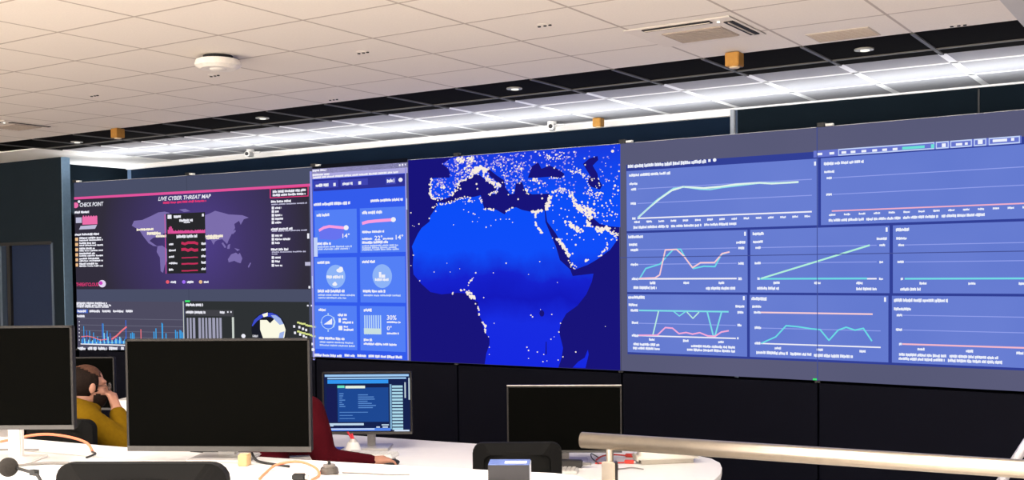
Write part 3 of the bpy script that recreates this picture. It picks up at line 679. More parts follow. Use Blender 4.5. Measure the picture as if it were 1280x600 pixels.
# tile 3
T.line_text(785.5, 296.4, 804, 3.4, False).line_text(786.5, 306, 797, 3, False).line_text(788.5, 312.6, 798, 3, False).line_text(788.5, 330.6, 798, 3, False).line_text(790, 348.6, 797.5, 3, False).line_text(920.5, 303, 932, 3, False).line_text(923, 310, 930.5, 3, False).line_text(923, 329.4, 930, 3, False).line_text(923, 348.4, 927.5, 3, False)
G.hline(799, 312.3, 921, 1).hline(799, 330.5, 921, 1); AX.hline(798, 348.6, 921, 1.9); row([816, 858, 902], 353.6, 353.6, 3)
T.line_text(792, 359.6, 821, 3.4).line_text(882.5, 360.4, 920.5, 3.4); T.box(931.5, 292.2, 2.2, 5)
Lm = Lay('chart_line', mw, emat((112, 216, 232)), 5); Lm.path([(800, 348), (807.5, 335.6), (825.5, 330), (834, 320), (842, 311.8), (851, 311.5), (858, 324), (867, 335.6), (880, 332.8), (894, 333.2), (902, 318), (912, 314.8)], 1.6); Lm.done()
Lm = Lay('chart_line', mw, emat((248, 204, 214)), 6); Lm.path([(800, 348), (819, 347.4), (825, 343.6), (832, 312.4), (846, 311.8), (855, 320), (866, 334.6), (876, 328.4), (893.5, 328.2), (903, 317), (912, 315)], 1.6); Lm.done()
# tile 4
T.line_text(941, 292.4, 955, 3.4, False).line_text(941.5, 302.4, 954, 3, False).line_text(944.5, 309.6, 951, 3, False).line_text(943.5, 329, 951, 3, False).line_text(947, 348.4, 950, 3, False).line_text(1096, 298.6, 1109, 3, False).line_text(1099.5, 306.3, 1106.5, 2.8, False).line_text(1099.5, 327.6, 1104, 2.8, False).line_text(1099, 348.6, 1104, 2.6, False)
G.hline(951, 309.5, 1096, 1).hline(951, 329, 1096, 1); row([971, 1022, 1074.5], 353.6, 353.8, 3, 8); T.line_text(946.5, 360.4, 974, 3.4).line_text(1070.5, 361.2, 1096, 3.4); T.box(1108.5, 287, 2.4, 5.4); AX.hline(1084, 348.4, 1096, 1.9)
Lm = Lay('chart_line', mw, emat((112, 216, 228)), 5); Lm.hline(950, 348.5, 1084, 2.2); Lm.done()
Lm = Lay('chart_line', mw, emat((178, 240, 220)), 6); Lm.path([(952, 348), (1022, 326.6), (1087, 306.6)], 2); Lm.done()
# tile 5
T.line_text(1120, 287.2, 1136.5, 3.6, False).line_text(1120.5, 298.2, 1133.5, 3, False).line_text(1123, 306.4, 1130.5, 2.8, False).line_text(1122, 327.5, 1130, 2.8, False).line_text(1126, 348.6, 1129, 2.8, False)
G.hline(1131, 306.2, 1340, 1).hline(1131, 327.5, 1340, 1); row([1154, 1215, 1278, 1335], 354.2, 354.8, 3, 9); T.line_text(1125.5, 361.6, 1151, 3.6)
Lm = Lay('chart_line', mw, emat((118, 220, 230)), 5); Lm.hline(1131, 348.4, 1340, 2.2); Lm.done()
# tile 6
T.line_text(785.5, 371.6, 806, 3.6, False).line_text(786, 381, 797, 3, False).line_text(788.5, 388, 798, 3, False).line_text(790, 403.3, 798, 3, False).line_text(790, 419.2, 798, 3, False).line_text(919.5, 383, 931, 3, False).line_text(922, 390.4, 929.5, 3, False).line_text(922, 406.5, 927, 3, False).box(922.5, 422.8, 2, 2.6)
G.hline(799, 404, 920, 1); AX.hline(798, 419.4, 920, 1.6); row([815, 857.5, 901.5], 424.4, 427.3, 3); T.line_text(792, 430, 824.5, 3).line_text(791.5, 435, 825, 3).line_text(864, 432.4, 919, 3).line_text(859, 437, 919, 3); T.box(930, 372.6, 2.2, 5)
Lm = Lay('chart_line', mw, emat((128, 222, 232)), 5); Lm.hline(799, 388, 911, 1.9).path([(842, 389), (849.5, 395), (857, 389.6)], 1.3).path([(884.5, 390.5), (892, 420), (894, 420), (902, 390.8)], 1.8); Lm.done()
Lm = Lay('chart_line', mw, emat((188, 236, 224)), 6); Lm.path([(816.5, 418.6), (823.5, 389)], 1.6).path([(859, 390), (866.5, 398), (874, 390.3)], 1.4); Lm.done()
Lm = Lay('chart_line', mw, emat((244, 172, 218)), 6); Lm.path([(799, 419), (822, 419), (832, 409.4), (841, 410.2), (849, 417), (858, 415.6), (866, 417.6), (875, 415.8), (885, 419.8), (894, 420.4), (902, 415), (911, 413.4)], 1.6); Lm.done()
# tile 7
T.line_text(939.5, 373.4, 958.5, 3.8, False).line_text(940.5, 383.2, 952, 3, False).line_text(942.5, 390.4, 951.5, 3, False).line_text(943.5, 409.5, 951.5, 3, False).line_text(943.5, 429, 951, 3, False)
G.hline(951, 410, 1101, 1); AX.hline(951, 429.3, 1101, 1.6); row([972.5, 1025, 1078.5], 435, 439, 3, 8); T.line_text(945.5, 440.4, 985, 3.6).line_text(988, 442.2, 1014.5, 3.4).line_text(1017.5, 444, 1066.5, 3.6); T.box(1106.5, 374.4, 2.4, 5.6)
Lm = Lay('chart_line', mw, emat((246, 206, 214)), 5); Lm.hline(951, 390.5, 1091, 1.9); Lm.done()
Lm = Lay('chart_line', mw, emat((110, 220, 230)), 6); Lm.path([(952, 429), (970, 421), (983, 407), (998, 408.4), (1015, 411), (1025.5, 412), (1036.5, 425.4), (1048, 412.6), (1058, 409), (1069, 412.6), (1079.5, 410.4), (1090, 426)], 1.7); Lm.done()
# tile 8
T.line_text(1117.5, 375.2, 1185, 4).line_text(1117.5, 386.2, 1139, 3.4, False).line_text(1121, 393.6, 1128, 3, False).line_text(1120, 412, 1128, 3, False).line_text(1124, 430, 1127.5, 3, False)
G.hline(1129, 394, 1340, 1).hline(1129, 412.4, 1340, 1); row([1151.5, 1212, 1275, 1335], 436.4, 443.4, 3.2, 9); T.line_text(1124, 443, 1183, 3.4).line_text(1123.5, 448, 1181, 3.4).line_text(1187, 445.2, 1248, 3.4).line_text(1185, 450.4, 1253, 3.6)
Lm = Lay('chart_line', mw, emat((244, 186, 204)), 5); Lm.hline(1128, 430, 1340, 2); Lm.done()
T.box(1300, 292, 3, 5); G.done(); T.done(); AX.done()
#PART3
# ------------------------------------------------------------------ ceiling devices
dark_slot = mat('dark_slot', (26, 24, 22), .8); grille_m = mat('grille_taupe', (168, 154, 142), .8, noise=.12, scale=220)
gold = mat('gold_metal', (168, 120, 48), .45, .4, noise=.08, scale=60); sensor_w = mat('sensor_white', (232, 226, 218), .5)
def cassette(name, label, cx, cy, sx, sy, slots, grp):
    t = thing(name, label, 'air conditioner', (cx, cy, CEIL), 0, grp)
    bm = BM(); bx(bm, (0, 0, -.003), (sx, sy, .006)); obj('panel', bm, mat('cassette_beige', (226, 217, 206), .7, noise=.02), t, bevel=.003)
    bm = BM(); bx(bm, (.01, .05, -.008), (sx*.56, sy*.50, .006)); g = obj('grille', bm, grille_m, t)
    for k in range(9):
        bm = BM(); bx(bm, (.01, .05-sy*.23+k*sy*.0575, -.012), (sx*.54, .006, .004)); obj('slat', bm, mat('grille_slat', (150, 138, 128), .8), g)
    for (x, y, w, h) in slots:
        bm = BM(); bx(bm, (x, y, -.008), (w, h, .006)); s = obj('air_slot', bm, dark_slot, t)
        bm = BM(); bx(bm, (x, y, -.012), (w*.97 if w > h else .008, .008 if w > h else h*.97, .006)); obj('louvre', bm, mat('louvre_beige', (190, 178, 164), .6), s)
    bm = BM(); cyl(bm, (.22, -sy*.40, -.014), .008, .006, 12); obj('indicator', bm, emat((250, 255, 245), 1.5), t)
cassette('ceiling_cassette', 'square ceiling air-conditioning cassette beside the gold cube, near the video wall', -2.43, 5.545, .60, .53, ((-.01, -.215, .38, .05), (.255, .02, .05, .38)), 'ceiling air-conditioning cassettes')
cassette('ceiling_cassette', 'distant ceiling air-conditioning cassette at the left edge of the photo', -8.72, 5.60, .60, .50, ((.24, .02, .05, .36), (0, -.22, .36, .04)), 'ceiling air-conditioning cassettes')
t = thing('return_vent', 'flat taupe return air grille in the ceiling near the black stripe', 'vent', (-1.80, 6.09, CEIL), 0)
bm = BM(); bx(bm, (0, 0, -.001), (.34, .25, .004)); g = obj('grille', bm, mat('vent_beige', (196, 184, 168), .8, noise=.1, scale=200), t)
bm = BM()
for k in range(8): bx(bm, (0, -.10+k*.0285, -.004), (.32, .006, .004))
obj('slats', bm, grille_m, t)
t = thing('wireless_access_point', 'round white wireless access point hanging from the left ceiling', 'access point', (-4.97, 4.51, CEIL), 0)
bm = BM(); cyl(bm, (0, 0, -.012), .085, .024, 32); obj('neck', bm, dark_slot, t)  # neck coloured dark for the shadow line between disc and ceiling
bm = BM(); cyl(bm, (0, 0, -.042), .135, .036, 40, .125); obj('body', bm, sensor_w, t, smooth=False, bevel=.004)
bm = BM(); cyl(bm, (0, 0, -.068), .10, .016, 40, .128); obj('cover', bm, sensor_w, t)
bm = BM(); ell(bm, (0, 0, -.074), (.05, .05, .012)); obj('dome', bm, sensor_w, t, True)
for (x, y), lb in zip(((-5.478, 4.933), (-6.767, 4.986), (-2.996, 4.92), (-4.218, 4.915), (-5.557, 6.137), (-1.228, 6.202)), ('just below the round access point', 'farthest left in the beige ceiling', 'left of the square cassette', 'in the middle of the beige ceiling', 'touching the black stripe above the weather screen', 'touching the black stripe at far right')):
    t = thing('ceiling_sensor', 'small white ceiling sensor with dark dots '+lb, 'sensor', (x, y, CEIL), 0, 'small ceiling sensors')
    bm = BM(); cyl(bm, (0, 0, -.001), .035, .002, 20); obj('plate', bm, beige_tile, t)
    for dx in (-.035, 0, .03):
        bm = BM(); cyl(bm, (dx, .01, -.004), .009, .005, 10); obj('opening', bm, dark_slot, t)
for (x, y), s, lb in (((-8.144, 6.236), .085, 'distant, above the threat map'), ((-2.47, 6.199), .085, 'largest one, beside the square cassette'), ((-4.483, 8.224), .075, 'smallest, above the night map')):
    t = thing('gold_cube_lamp', 'small gold cube fixture under the ceiling, '+lb, 'lamp', (x, y, CEIL), 0, 'gold cube fixtures')
    bm = BM(); bx(bm, (0, 0, -s*.5-.004), (s, s, s*.95)); obj('body', bm, gold, t, bevel=.004)
    bm = BM(); cyl(bm, (0, 0, -s-.003), s*.34, .012, 20); obj('lens', bm, mat('frosted_lens', (225, 205, 165), .4), t)
for (x, y), lb in zip(((-4.213, 6.514), (-1.818, 6.56), (-6.68, 6.525), (-9.289, 6.646)), ('above the night map', 'above the metrics dashboard', 'above the threat map', 'at the far left end')):
    t = thing('downlight', 'small round recessed downlight in the black ceiling stripe '+lb, 'downlight', (x, y, CEIL), 0, 'downlights in the black stripe')
    bm = BM(); cyl(bm, (0, 0, -.004), .055, .008, 28); obj('rim', bm, mat('downlight_rim', (150, 148, 140), .4), t)
    bm = BM(); cyl(bm, (.005, 0, -.01), .026, .008, 20); obj('lamp', bm, emat((255, 252, 240), 1.2), t)
for (x, y), lb in zip(((-8.543, 8.167), (-4.924, 8.203)), ('above the threat map screen', 'above the night map screen')):
    t = thing('security_camera', 'small white ceiling camera at the lit ceiling edge '+lb, 'camera', (x, y, CEIL), .4, 'white ceiling cameras')
    bm = BM(); cyl(bm, (0, 0, -.012), .04, .024, 20); obj('mount', bm, white_p, t)
    bm = BM(); bx(bm, (0, -.03, -.052), (.055, .13, .05)); obj('body', bm, white_p, t, bevel=.008)
    bm = BM(); bx(bm, (.07, .0, -.03), (.07, .03, .012)); obj('bracket', bm, white_p, t)
    bm = BM(); cyl(bm, (0, -.097, -.052), .018, .008, 16, M=Matrix.Rotation(PI/2, 4, 'X')); obj('lens', bm, black_p, t)

# ------------------------------------------------------------------ desks
desk_w = mat('white_laminate', (240, 237, 234), .45, noise=.012, scale=20)
desk_edge = mat('desk_leg_grey', (150, 150, 152), .5)
def offset(P, d):
    out = []
    for i, p in enumerate(P):
        a = Vector(P[max(i-1, 0)]); b = Vector(P[min(i+1, len(P)-1)]); t = (b-a).normalized()
        out.append((p[0]+t.y*d, p[1]-t.x*d))
    return out
def smooth_line(P, n=5):
    out = []
    V = [Vector(p) for p in P]
    for i in range(len(V)-1):
        p0 = V[max(i-1, 0)]; p1 = V[i]; p2 = V[i+1]; p3 = V[min(i+2, len(V)-1)]
        for k in range(n):
            t = k/n; q = .5*((2*p1)+(p2-p0)*t+(2*p0-5*p1+4*p2-p3)*t*t+(3*p1-p0-3*p2+p3)*t**3); out.append((q.x, q.y))
    out.append(tuple(V[-1])); return out
ZN, ZF = 1.07, .78
near_far = smooth_line([(-6.0, 2.66), (-4.61, 2.87), (-3.84, 2.965), (-2.97, 3.115), (-2.40, 3.245), (-2.02, 3.35)])
t = thing('near_desk', 'long white curved desk nearest the camera, carrying the two large black monitors', 'desk', (0, 0, 0))
slot = offset(near_far, .215); slot2 = offset(near_far, .240); nearn = offset(near_far, .86)
# rear shelf and worktop, both ending in a rounded right end
def arc(c, r, a0, a1, n=8): return [(c[0]+r*math.cos(a0+(a1-a0)*k/n), c[1]+r*math.sin(a0+(a1-a0)*k/n)) for k in range(n+1)]
e = near_far[-1]; dirn = (Vector(near_far[-1])-Vector(near_far[-3])).normalized(); nrm = Vector((dirn.y, -dirn.x))
def endpt(along, across): q = Vector(e)+dirn*along+nrm*across; return (q.x, q.y)
obj('rear_shelf', prism(near_far+[endpt(.07, .02), endpt(.12, .06), endpt(.155, .12), endpt(.17, .2)]+slot[::-1], ZN-.03, ZN), desk_w, t, bevel=.003)
obj('worktop', prism(slot2+[endpt(.172, .24), endpt(.17, .5), endpt(.13, .68), endpt(.05, .8)]+nearn[::-1], ZN-.03, ZN), desk_w, t, bevel=.003)
obj('cable_tray', prism(offset(near_far, .12)+offset(near_far, .34)[::-1], ZN-.09, ZN-.06), mat('tray_dark', (74, 66, 62), .7), t)
for x, y in ((-5.6, 2.45), (-3.9, 2.6), (-2.15, 2.95), (-5.5, 1.95), (-3.8, 2.2), (-2.0, 2.6)):
    bm = BM(); bx(bm, (x, y, (ZN-.03+.33)/2), (.06, .06, ZN-.03-.33), PA); obj('leg', bm, desk_edge, t)
obj('modesty_panel', prism(offset(near_far, .05)+offset(near_far, .07)[::-1], .55, ZN-.035), desk_w, t)

far_far = smooth_line([(-8.6, 3.72), (-6.65, 4.54), (-5.6, 4.90), (-4.65, 5.118), (-3.69, 5.245), (-2.83, 5.46)])
t = thing('far_desk', 'white curved desk with rounded right end before the video wall, seating two people', 'desk', (0, 0, 0))
e = far_far[-1]; dirn = (Vector(far_far[-1])-Vector(far_far[-3])).normalized(); nrm = Vector((dirn.y, -dirn.x))
rnd = [(-2.60, 5.51), (-2.44, 5.51), (-2.31, 5.45), (-2.22, 5.35), (-2.155, 5.22), (-2.10, 5.07), (-2.07, 4.93), (-2.08, 4.80), (-2.13, 4.70), (-2.24, 4.63)]
farn = offset(far_far, .84)
obj('worktop', prism(far_far+rnd+farn[::-1], ZF-.03, ZF), desk_w, t, bevel=.003)
for x, y in ((-7.6, 3.9), (-5.9, 4.6), (-4.2, 4.95), (-2.5, 5.25), (-5.3, 4.2), (-3.3, 4.6), (-2.4, 4.8)):
    bm = BM(); bx(bm, (x, y, (ZF-.03)/2), (.06, .06, ZF-.03), .25); obj('leg', bm, desk_edge, t)
obj('modesty_panel', prism(offset(far_far, .10)+offset(far_far, .12)[::-1], .3, ZF-.035), desk_edge, t)

# ------------------------------------------------------------------ monitors
scr_off = mat('dark_screen', (8, 8, 7), .6, noise=.03, scale=3, spec=.0); bezel_m = mat('bezel_grey', (66, 64, 62), .45, noise=.05)
stand_m = mat('stand_grey', (196, 192, 188), .4, .2); shell_m = mat('monitor_back', (30, 30, 32), .6, spec=.2)
def monitor(label, cx, cy, z0, w, h, rz, zd, screen=None, back=.14, chin=.014, neck=.05, basew=.24, stand=stand_m, tilt=0., grp='desk monitors', hi=False):
    """cx,cy: middle of the screen; rz: turn of the screen's width axis; the screen faces local -y"""
    t = thing('monitor', label, 'monitor', (cx, cy, zd), rz, grp); z0 -= zd
    T = Matrix.Translation((0, 0, z0+h/2)) @ Matrix.Rotation(tilt, 4, 'X')
    bm = BM(); bx(bm, (0, .016, 0), (w, .026, h), M=T); obj('housing', bm, shell_m, t, bevel=.004)
    bm = BM(); bx(bm, (0, .045, 0), (w*.55, .05, h*.55), M=T); obj('back_cover', bm, shell_m, t, bevel=.01)
    b = .008
    bm = BM(); bx(bm, (0, 0, h/2-b/2), (w, .008, b), M=T); bx(bm, (-w/2+b/2, 0, 0), (b, .008, h), M=T); bx(bm, (w/2-b/2, 0, 0), (b, .008, h), M=T)
    obj('bezel', bm, mat('bezel_dark', (40, 38, 37), .5, spec=.2), t)
    bm = BM(); bx(bm, (0, 0, -h/2+chin/2), (w, .009, chin), M=T); obj('chin', bm, bezel_m, t)
    if hi:
        bm = BM(); bx(bm, (0, .006, h/2+.002), (w, .016, .004), M=T); obj('top_highlight', bm, alu, t)  # pale metal strip stands in for the highlight along the top
    if screen is None:
        bm = BM(); bx(bm, (0, .001, chin/2-b/2), (w-2*b, .004, h-chin-b), M=T); obj('screen', bm, scr_off, t)
    bm = BM(); bx(bm, (0, back, (z0+h*.5)/2), (neck, .03, z0+h*.5)); obj('stand_neck', bm, stand, t, bevel=.006)
    bm = BM(); bx(bm, (0, back*.5+.03, z0+h*.45), (.07, back, .07)); obj('stand_joint', bm, stand, t)
    bm = BM(); bx(bm, (0, back-.05, .006), (basew, .19, .012)); obj('stand_base', bm, stand, t, bevel=.005)
    return t, T
A2 = math.atan2(.336, .643)
monitor('large black monitor standing in the middle of the near desk', -3.252, 2.918, 1.109, .725, .432, A2, ZN, back=.10, chin=.020, neck=.075)
monitor('large black monitor cut off by the left edge of the photo', -3.925, 2.430, 1.208, .60, .392, math.radians(31), ZN, back=.15, chin=.016, neck=.055, basew=.22, stand=mat('stand_white', (232, 226, 220), .4))
m4, _ = monitor('black monitor with bright top edge behind the empty mesh chair', -2.885, 4.90, .845, .590, .345, math.radians(29), ZF, back=.13, chin=.012, neck=.042, hi=True)
m5, _ = monitor('dark monitor half hidden behind the seated man in mustard', -6.17, 4.31, .93, .60, .335, math.radians(30), ZF, back=.14, hi=False)
# lit monitor with a busy desktop
LW, LH, LC = .505, .352, (-4.08, 4.75)
m3, T3 = monitor('switched-on monitor with a blue desktop beside the person in burgundy', LC[0], LC[1], .872, LW, LH, math.radians(31), ZF, screen=1, back=.13, neck=.045)
def lit(name, col, rects, lay=1):
    bm = BM()
    for x0, y0, x1, y1 in rects:      # fractions of the screen, y downwards
        vs = [bm.verts.new(T3 @ Vector((-LW/2+LW*x, -.0005-.0006*lay, LH/2-LH*y))) for x, y in ((x0, y1), (x1, y1), (x1, y0), (x0, y0))]
        bm.faces.new(vs)
    return obj(name, bm, emat(col), m3)
scr = lit('screen', (22, 34, 78), [(.02, .03, .98, .95)], 6)
random.seed(9)
for nm, col, R, ly in (('menu_bar', (158, 200, 240), [(.03, .04, .97, .075), (.06, .09, .94, .115)], 7),
    ('title_strip', (52, 150, 240), [(.06, .125, .74, .185)], 7), ('editor', (30, 72, 146), [(.17, .25, .74, .80)], 7), ('side_pane', (24, 30, 84), [(.05, .25, .16, .80)], 7),
    ('tab', (110, 226, 196), [(.17, .215, .25, .255)], 8), ('tab', (228, 240, 226), [(.26, .22, .48, .262)], 8),
    ('list_pane', (170, 214, 232), [(.78, .22+k*.052, .90, .255+k*.052) for k in range(14)], 8), ('list_pane', (126, 172, 206), [(.755, .20, .775, .92)], 7),
    ('code_line', (92, 140, 206), [(.19, .34+k*.034, .19+random.uniform(.03, .07), .355+k*.034) for k in range(7)]+[(.40, .36+k*.034, .40+random.uniform(.1, .24), .375+k*.034) for k in range(7)]+[(.19, .64+k*.05, .19+random.uniform(.1, .4), .65+k*.05) for k in range(3)], 8),
    ('status_bar', (190, 214, 236), [(.06, .82, .46, .855), (.06, .83, .12, .87), (.66, .84, .74, .86)], 8), ('task_bar', (84, 132, 232), [(.06, .90, .76, .945)], 7), ('task_bar', (206, 222, 246), [(.07, .905, .58, .925), (.60, .875, .64, .895), (.67, .875, .73, .895), (.80, .93, .97, .955)], 8),
    ('scroll_bar', (196, 214, 224), [(.92, .17, .935, .42), (.965, .10, .98, .45)], 8)):
    if len(R) < 5:
        for q in R: lit(nm, col, [q], ly)
    else: lit(nm, col, R, ly)['kind'] = 'stuff'

# ------------------------------------------------------------------ office chairs
mesh_m = mat('chair_mesh', (22, 22, 21), .8, noise=.25, scale=400, spec=.1); chair_m = mat('chair_black', (12, 12, 12), .7, spec=.15)
def chair(label, loc, rz, w=.46, bz=.62, bh=.46, mesh_open=True, floor=0., seat=True):
    """local +y is where the sitter looks; backrest at -y"""
    t = thing('office_chair', label, 'chair', (loc[0], loc[1], floor), rz, 'black office chairs')
    bm = BM()
    n = 14; R = .05; yb = -.24
    outl = []
    for cx_, cz_, a0 in ((w/2-R, bz+bh-R, 0), (-w/2+R, bz+bh-R, PI/2), (-w/2+R, bz+R, PI), (w/2-R, bz+R, 1.5*PI)):
        outl += [(cx_+R*math.cos(a0+PI/2*k/5), cz_+R*math.sin(a0+PI/2*k/5)) for k in range(6)]
    def curve_y(x): return yb+.10*(x/(w/2))**2*.5
    inn = []
    ccx, ccz = 0, bz+bh/2
    for x, z in outl: inn.append((ccx+(x-ccx)*(1-.05/(w/2)), ccz+(z-ccz)*(1-.055/(bh/2))))
    V = []
    for (x, z), (xi, zi) in zip(outl, inn):
        V.append([bm.verts.new((x, curve_y(x)-.018, z)), bm.verts.new((x, curve_y(x)+.018, z)), bm.verts.new((xi, curve_y(xi)+.014, zi)), bm.verts.new((xi, curve_y(xi)-.014, zi))])
    for i in range(len(V)):
        A, B = V[i], V[(i+1) % len(V)]
        for k in range(4): bm.faces.new((A[k], A[(k+1) % 4], B[(k+1) % 4], B[k]))
    br = obj('backrest', bm, chair_m, t)
    bm = BM()
    nx, nz = 10, 8
    wi, hi_ = w-.08, bh-.08
    g = [[bm.verts.new((-wi/2+wi*i/nx, curve_y(-wi/2+wi*i/nx), bz+.04+hi_*j/nz)) for j in range(nz+1)] for i in range(nx+1)]
    for i in range(nx):
        for j in range(nz): bm.faces.new((g[i][j], g[i+1][j], g[i+1][j+1], g[i][j+1]))
    mo = obj('mesh_panel', bm, mesh_m, br)
    sd = mo.modifiers.new('thickness', 'SOLIDIFY'); sd.thickness = .008
    bm = BM(); bar(bm, (0, -.275, .44), (0, yb-.02, bz+.14), .025); obj('back_support', bm, chair_m, t)
    bm = BM(); bx(bm, (0, .02, .46), (.48, .46, .07)); obj('seat', bm, chair_m, t, bevel=.03)
    for s in (-1, 1):
        bm = BM(); bx(bm, (s*.27, .0, .655), (.07, .25, .03)); a = obj('armrest', bm, chair_m, t, bevel=.01)
        bm = BM(); bar(bm, (s*.25, 0, .45), (s*.27, 0, .65), .018); obj('arm_post', bm, chair_m, a)
    bm = BM(); bar(bm, (0, 0, .10), (0, 0, .44), .025); obj('gas_lift', bm, chair_m, t)
    for k in range(5):
        a = 2*PI*k/5+.3; p = (.29*math.cos(a), .29*math.sin(a))
        bm = BM(); bar(bm, (0, 0, .11), (p[0], p[1], .075), .024, .016); b = obj('base_leg', bm, chair_m, t)
        bm = BM(); cyl(bm, (p[0], p[1], .03), .03, .04, 16, M=Matrix.Rotation(PI/2, 4, 'X') @ Matrix.Rotation(0, 4, 'Y')); obj('caster', bm, black_p, b)
    return t
VY = math.radians(33)     # facing the way the camera faces
chair('black office chair back nearest the camera, below the middle monitor', (-2.60, 2.14), VY-.05, w=.475, bz=.49, bh=.46, floor=.33)
chair('empty black mesh office chair in front of the black monitor at far desk', (-2.86, 4.42), VY-.02, w=.41, bz=.56, bh=.44)
chair('black office chair the man in mustard sits on', (-5.275, 3.772), math.radians(12), w=.50, bz=.55, bh=.48)
chair('black office chair of the person in burgundy, hidden behind the middle monitor', (-4.17, 3.96), math.radians(0), w=.45, bz=.5, bh=.42)

# ------------------------------------------------------------------ people
skin_m = mat('skin', (176, 126, 104), .6, noise=.05, scale=30); hair_m = mat('dark_hair', (30, 21, 17), .8, noise=.3, scale=120, bump=.6, spec=.1)
mustard = mat('mustard_cotton', (112, 84, 8), .9, noise=.08, scale=60, bump=.3, spec=.08); maroon = mat('burgundy_knit', (62, 7, 16), .9, noise=.08, scale=80, bump=.3, spec=.06)
trouser_m = mat('dark_trousers', (36, 38, 46), .85); shoe_m = mat('black_shoe', (22, 22, 24), .5)
def taper(bm, a, b, ra, rb, k=5):
    a, b = Vector(a), Vector(b); d = b-a
    q = Matrix.Translation((a+b)/2) @ d.to_track_quat('Z', 'Y').to_matrix().to_4x4() @ Matrix.Diagonal((ra, ra, d.length, 1))
    stamp(bm, ('c', round(rb/ra, 3)), lambda m_: bmesh.ops.create_cone(m_, cap_ends=True, segments=16, radius1=1, radius2=rb/ra, depth=1), q)
    ell(bm, a, (ra, ra, ra), 16, 10); ell(bm, b, (rb, rb, rb), 16, 10)
def limb(bm, P, R):
    for (a, ra), (b, rb) in zip(zip(P, R), list(zip(P, R))[1:]): taper(bm, a, b, ra, rb)
def fuse(name, bm, material, parent, vox=.008, it=6):
    """voxel-fuse overlapping volumes into one continuous skin"""
    me = bpy.data.meshes.new(name+'_raw'); bm.to_mesh(me); bm.free()
    t_ = bpy.data.objects.new(name+'_raw', me); COL.objects.link(t_)
    r = t_.modifiers.new('r', 'REMESH'); r.mode = 'VOXEL'; r.voxel_size = vox
    s = t_.modifiers.new('s', 'SMOOTH'); s.iterations = it; s.factor = .5
    dg = bpy.context.evaluated_depsgraph_get(); out = bpy.data.meshes.new_from_object(t_.evaluated_get(dg)); out.name = name
    bpy.data.objects.remove(t_); bpy.data.meshes.remove(me)
    out.materials.clear(); out.materials.append(material)
    return link(name, out, None, parent, True)
def hand(bm, wrist, axis, palm_n, thumb_side, curl):
    """palm + five fingers; axis: wrist->knuckles, palm_n: out of the back of the hand, curl: bend of each joint"""
    w = Vector(wrist); ax = Vector(axis).normalized(); n = Vector(palm_n); n = (n-ax*n.dot(ax)).normalized(); sd = ax.cross(n)*thumb_side
    kn = w+ax*.085
    limb(bm, (w, w+ax*.05), (.027, .026))
    for k, (o, L_) in enumerate(((.03, .074), (.010, .082), (-.010, .077), (-.029, .062))):
        a = kn+sd*o-ax*(.004*abs(k-1)); taper(bm, w+ax*.02+sd*o*.6, a, .017, .0125)
        d = ax.copy(); p = a
        for j, f in enumerate((.45, .32, .23)):
            R_ = Matrix.Rotation(-curl[j]*(1+.06*k), 3, sd*thumb_side)
            d = (R_ @ d).normalized(); q = p+d*L_*f; taper(bm, p, q, .0105-.001*j, .0098-.001*j); p = q
    a = w+ax*.022+sd*.026; b = a+(ax*.6+sd*.6-n*.35).normalized()*.042; c = b+(ax*.9+sd*.15-n*.3).normalized()*.032
    limb(bm, (a, b, c), (.014, .0115, .0095))
def head(bm, c, nod=0.):
    c = Vector(c)
    def o(x, y, z): return c+Matrix.Rotation(nod, 3, 'X') @ Vector((x, y, z))
    M = Matrix.Rotation(nod, 4, 'X')
    ell(bm, o(0, -.018, .030), (.077, .098, .090), M=M)           # skull
    ell(bm, o(0, .030, -.030), (.062, .066, .082), M=M)           # face
    ell(bm, o(0, .060, -.086), (.036, .034, .026), M=M)           # chin
    ell(bm, o(0, .055, .030), (.058, .042, .018), M=M)            # brow
    limb(bm, (o(0, .092, .012), o(0, .116, -.022)), (.009, .014)) # nose
    ell(bm, o(0, .088, -.055), (.024, .014, .009), M=M)           # mouth
    for s in (-1, 1):
        ell(bm, o(s*.030, .083, .006), (.013, .012, .009), M=M)   # eyelids
        ell(bm, o(s*.080, -.005, -.005), (.010, .019, .032), M=M) # ears
        ell(bm, o(s*.042, .06, -.025), (.022, .022, .02), M=M)    # cheeks
    return o
def shell(name, parent, material, c, r, keep, nod=0., th=.006, seg=40):
    bm = BM(); bmesh.ops.create_uvsphere(bm, u_segments=seg, v_segments=28, radius=1)
    bmesh.ops.delete(bm, geom=[f for f in bm.faces if not keep(f.calc_center_median())], context='FACES')
    M = Matrix.Translation(c) @ Matrix.Rotation(nod, 4, 'X') @ Matrix.Diagonal((*r, 1))
    bm.transform(M); o = obj(name, bm, material, parent, True); s = o.modifiers.new('t', 'SOLIDIFY'); s.thickness = th; s.offset = -1
    return o
def legs(bm, bmt, bms, hip):
    hx, hy, hz = hip
    for s in (-1, 1):
        h, k, a = (s*.10, hy, hz), (s*.13, hy+.42, hz+.02), (s*.14, hy+.38, .09)
        limb(bm, (h, k, a), (.075, .052, .036)); limb(bmt, (h, k, a), (.088, .066, .055))
        limb(bms, ((s*.14, hy+.34, .045), (s*.15, hy+.56, .035)), (.042, .036))

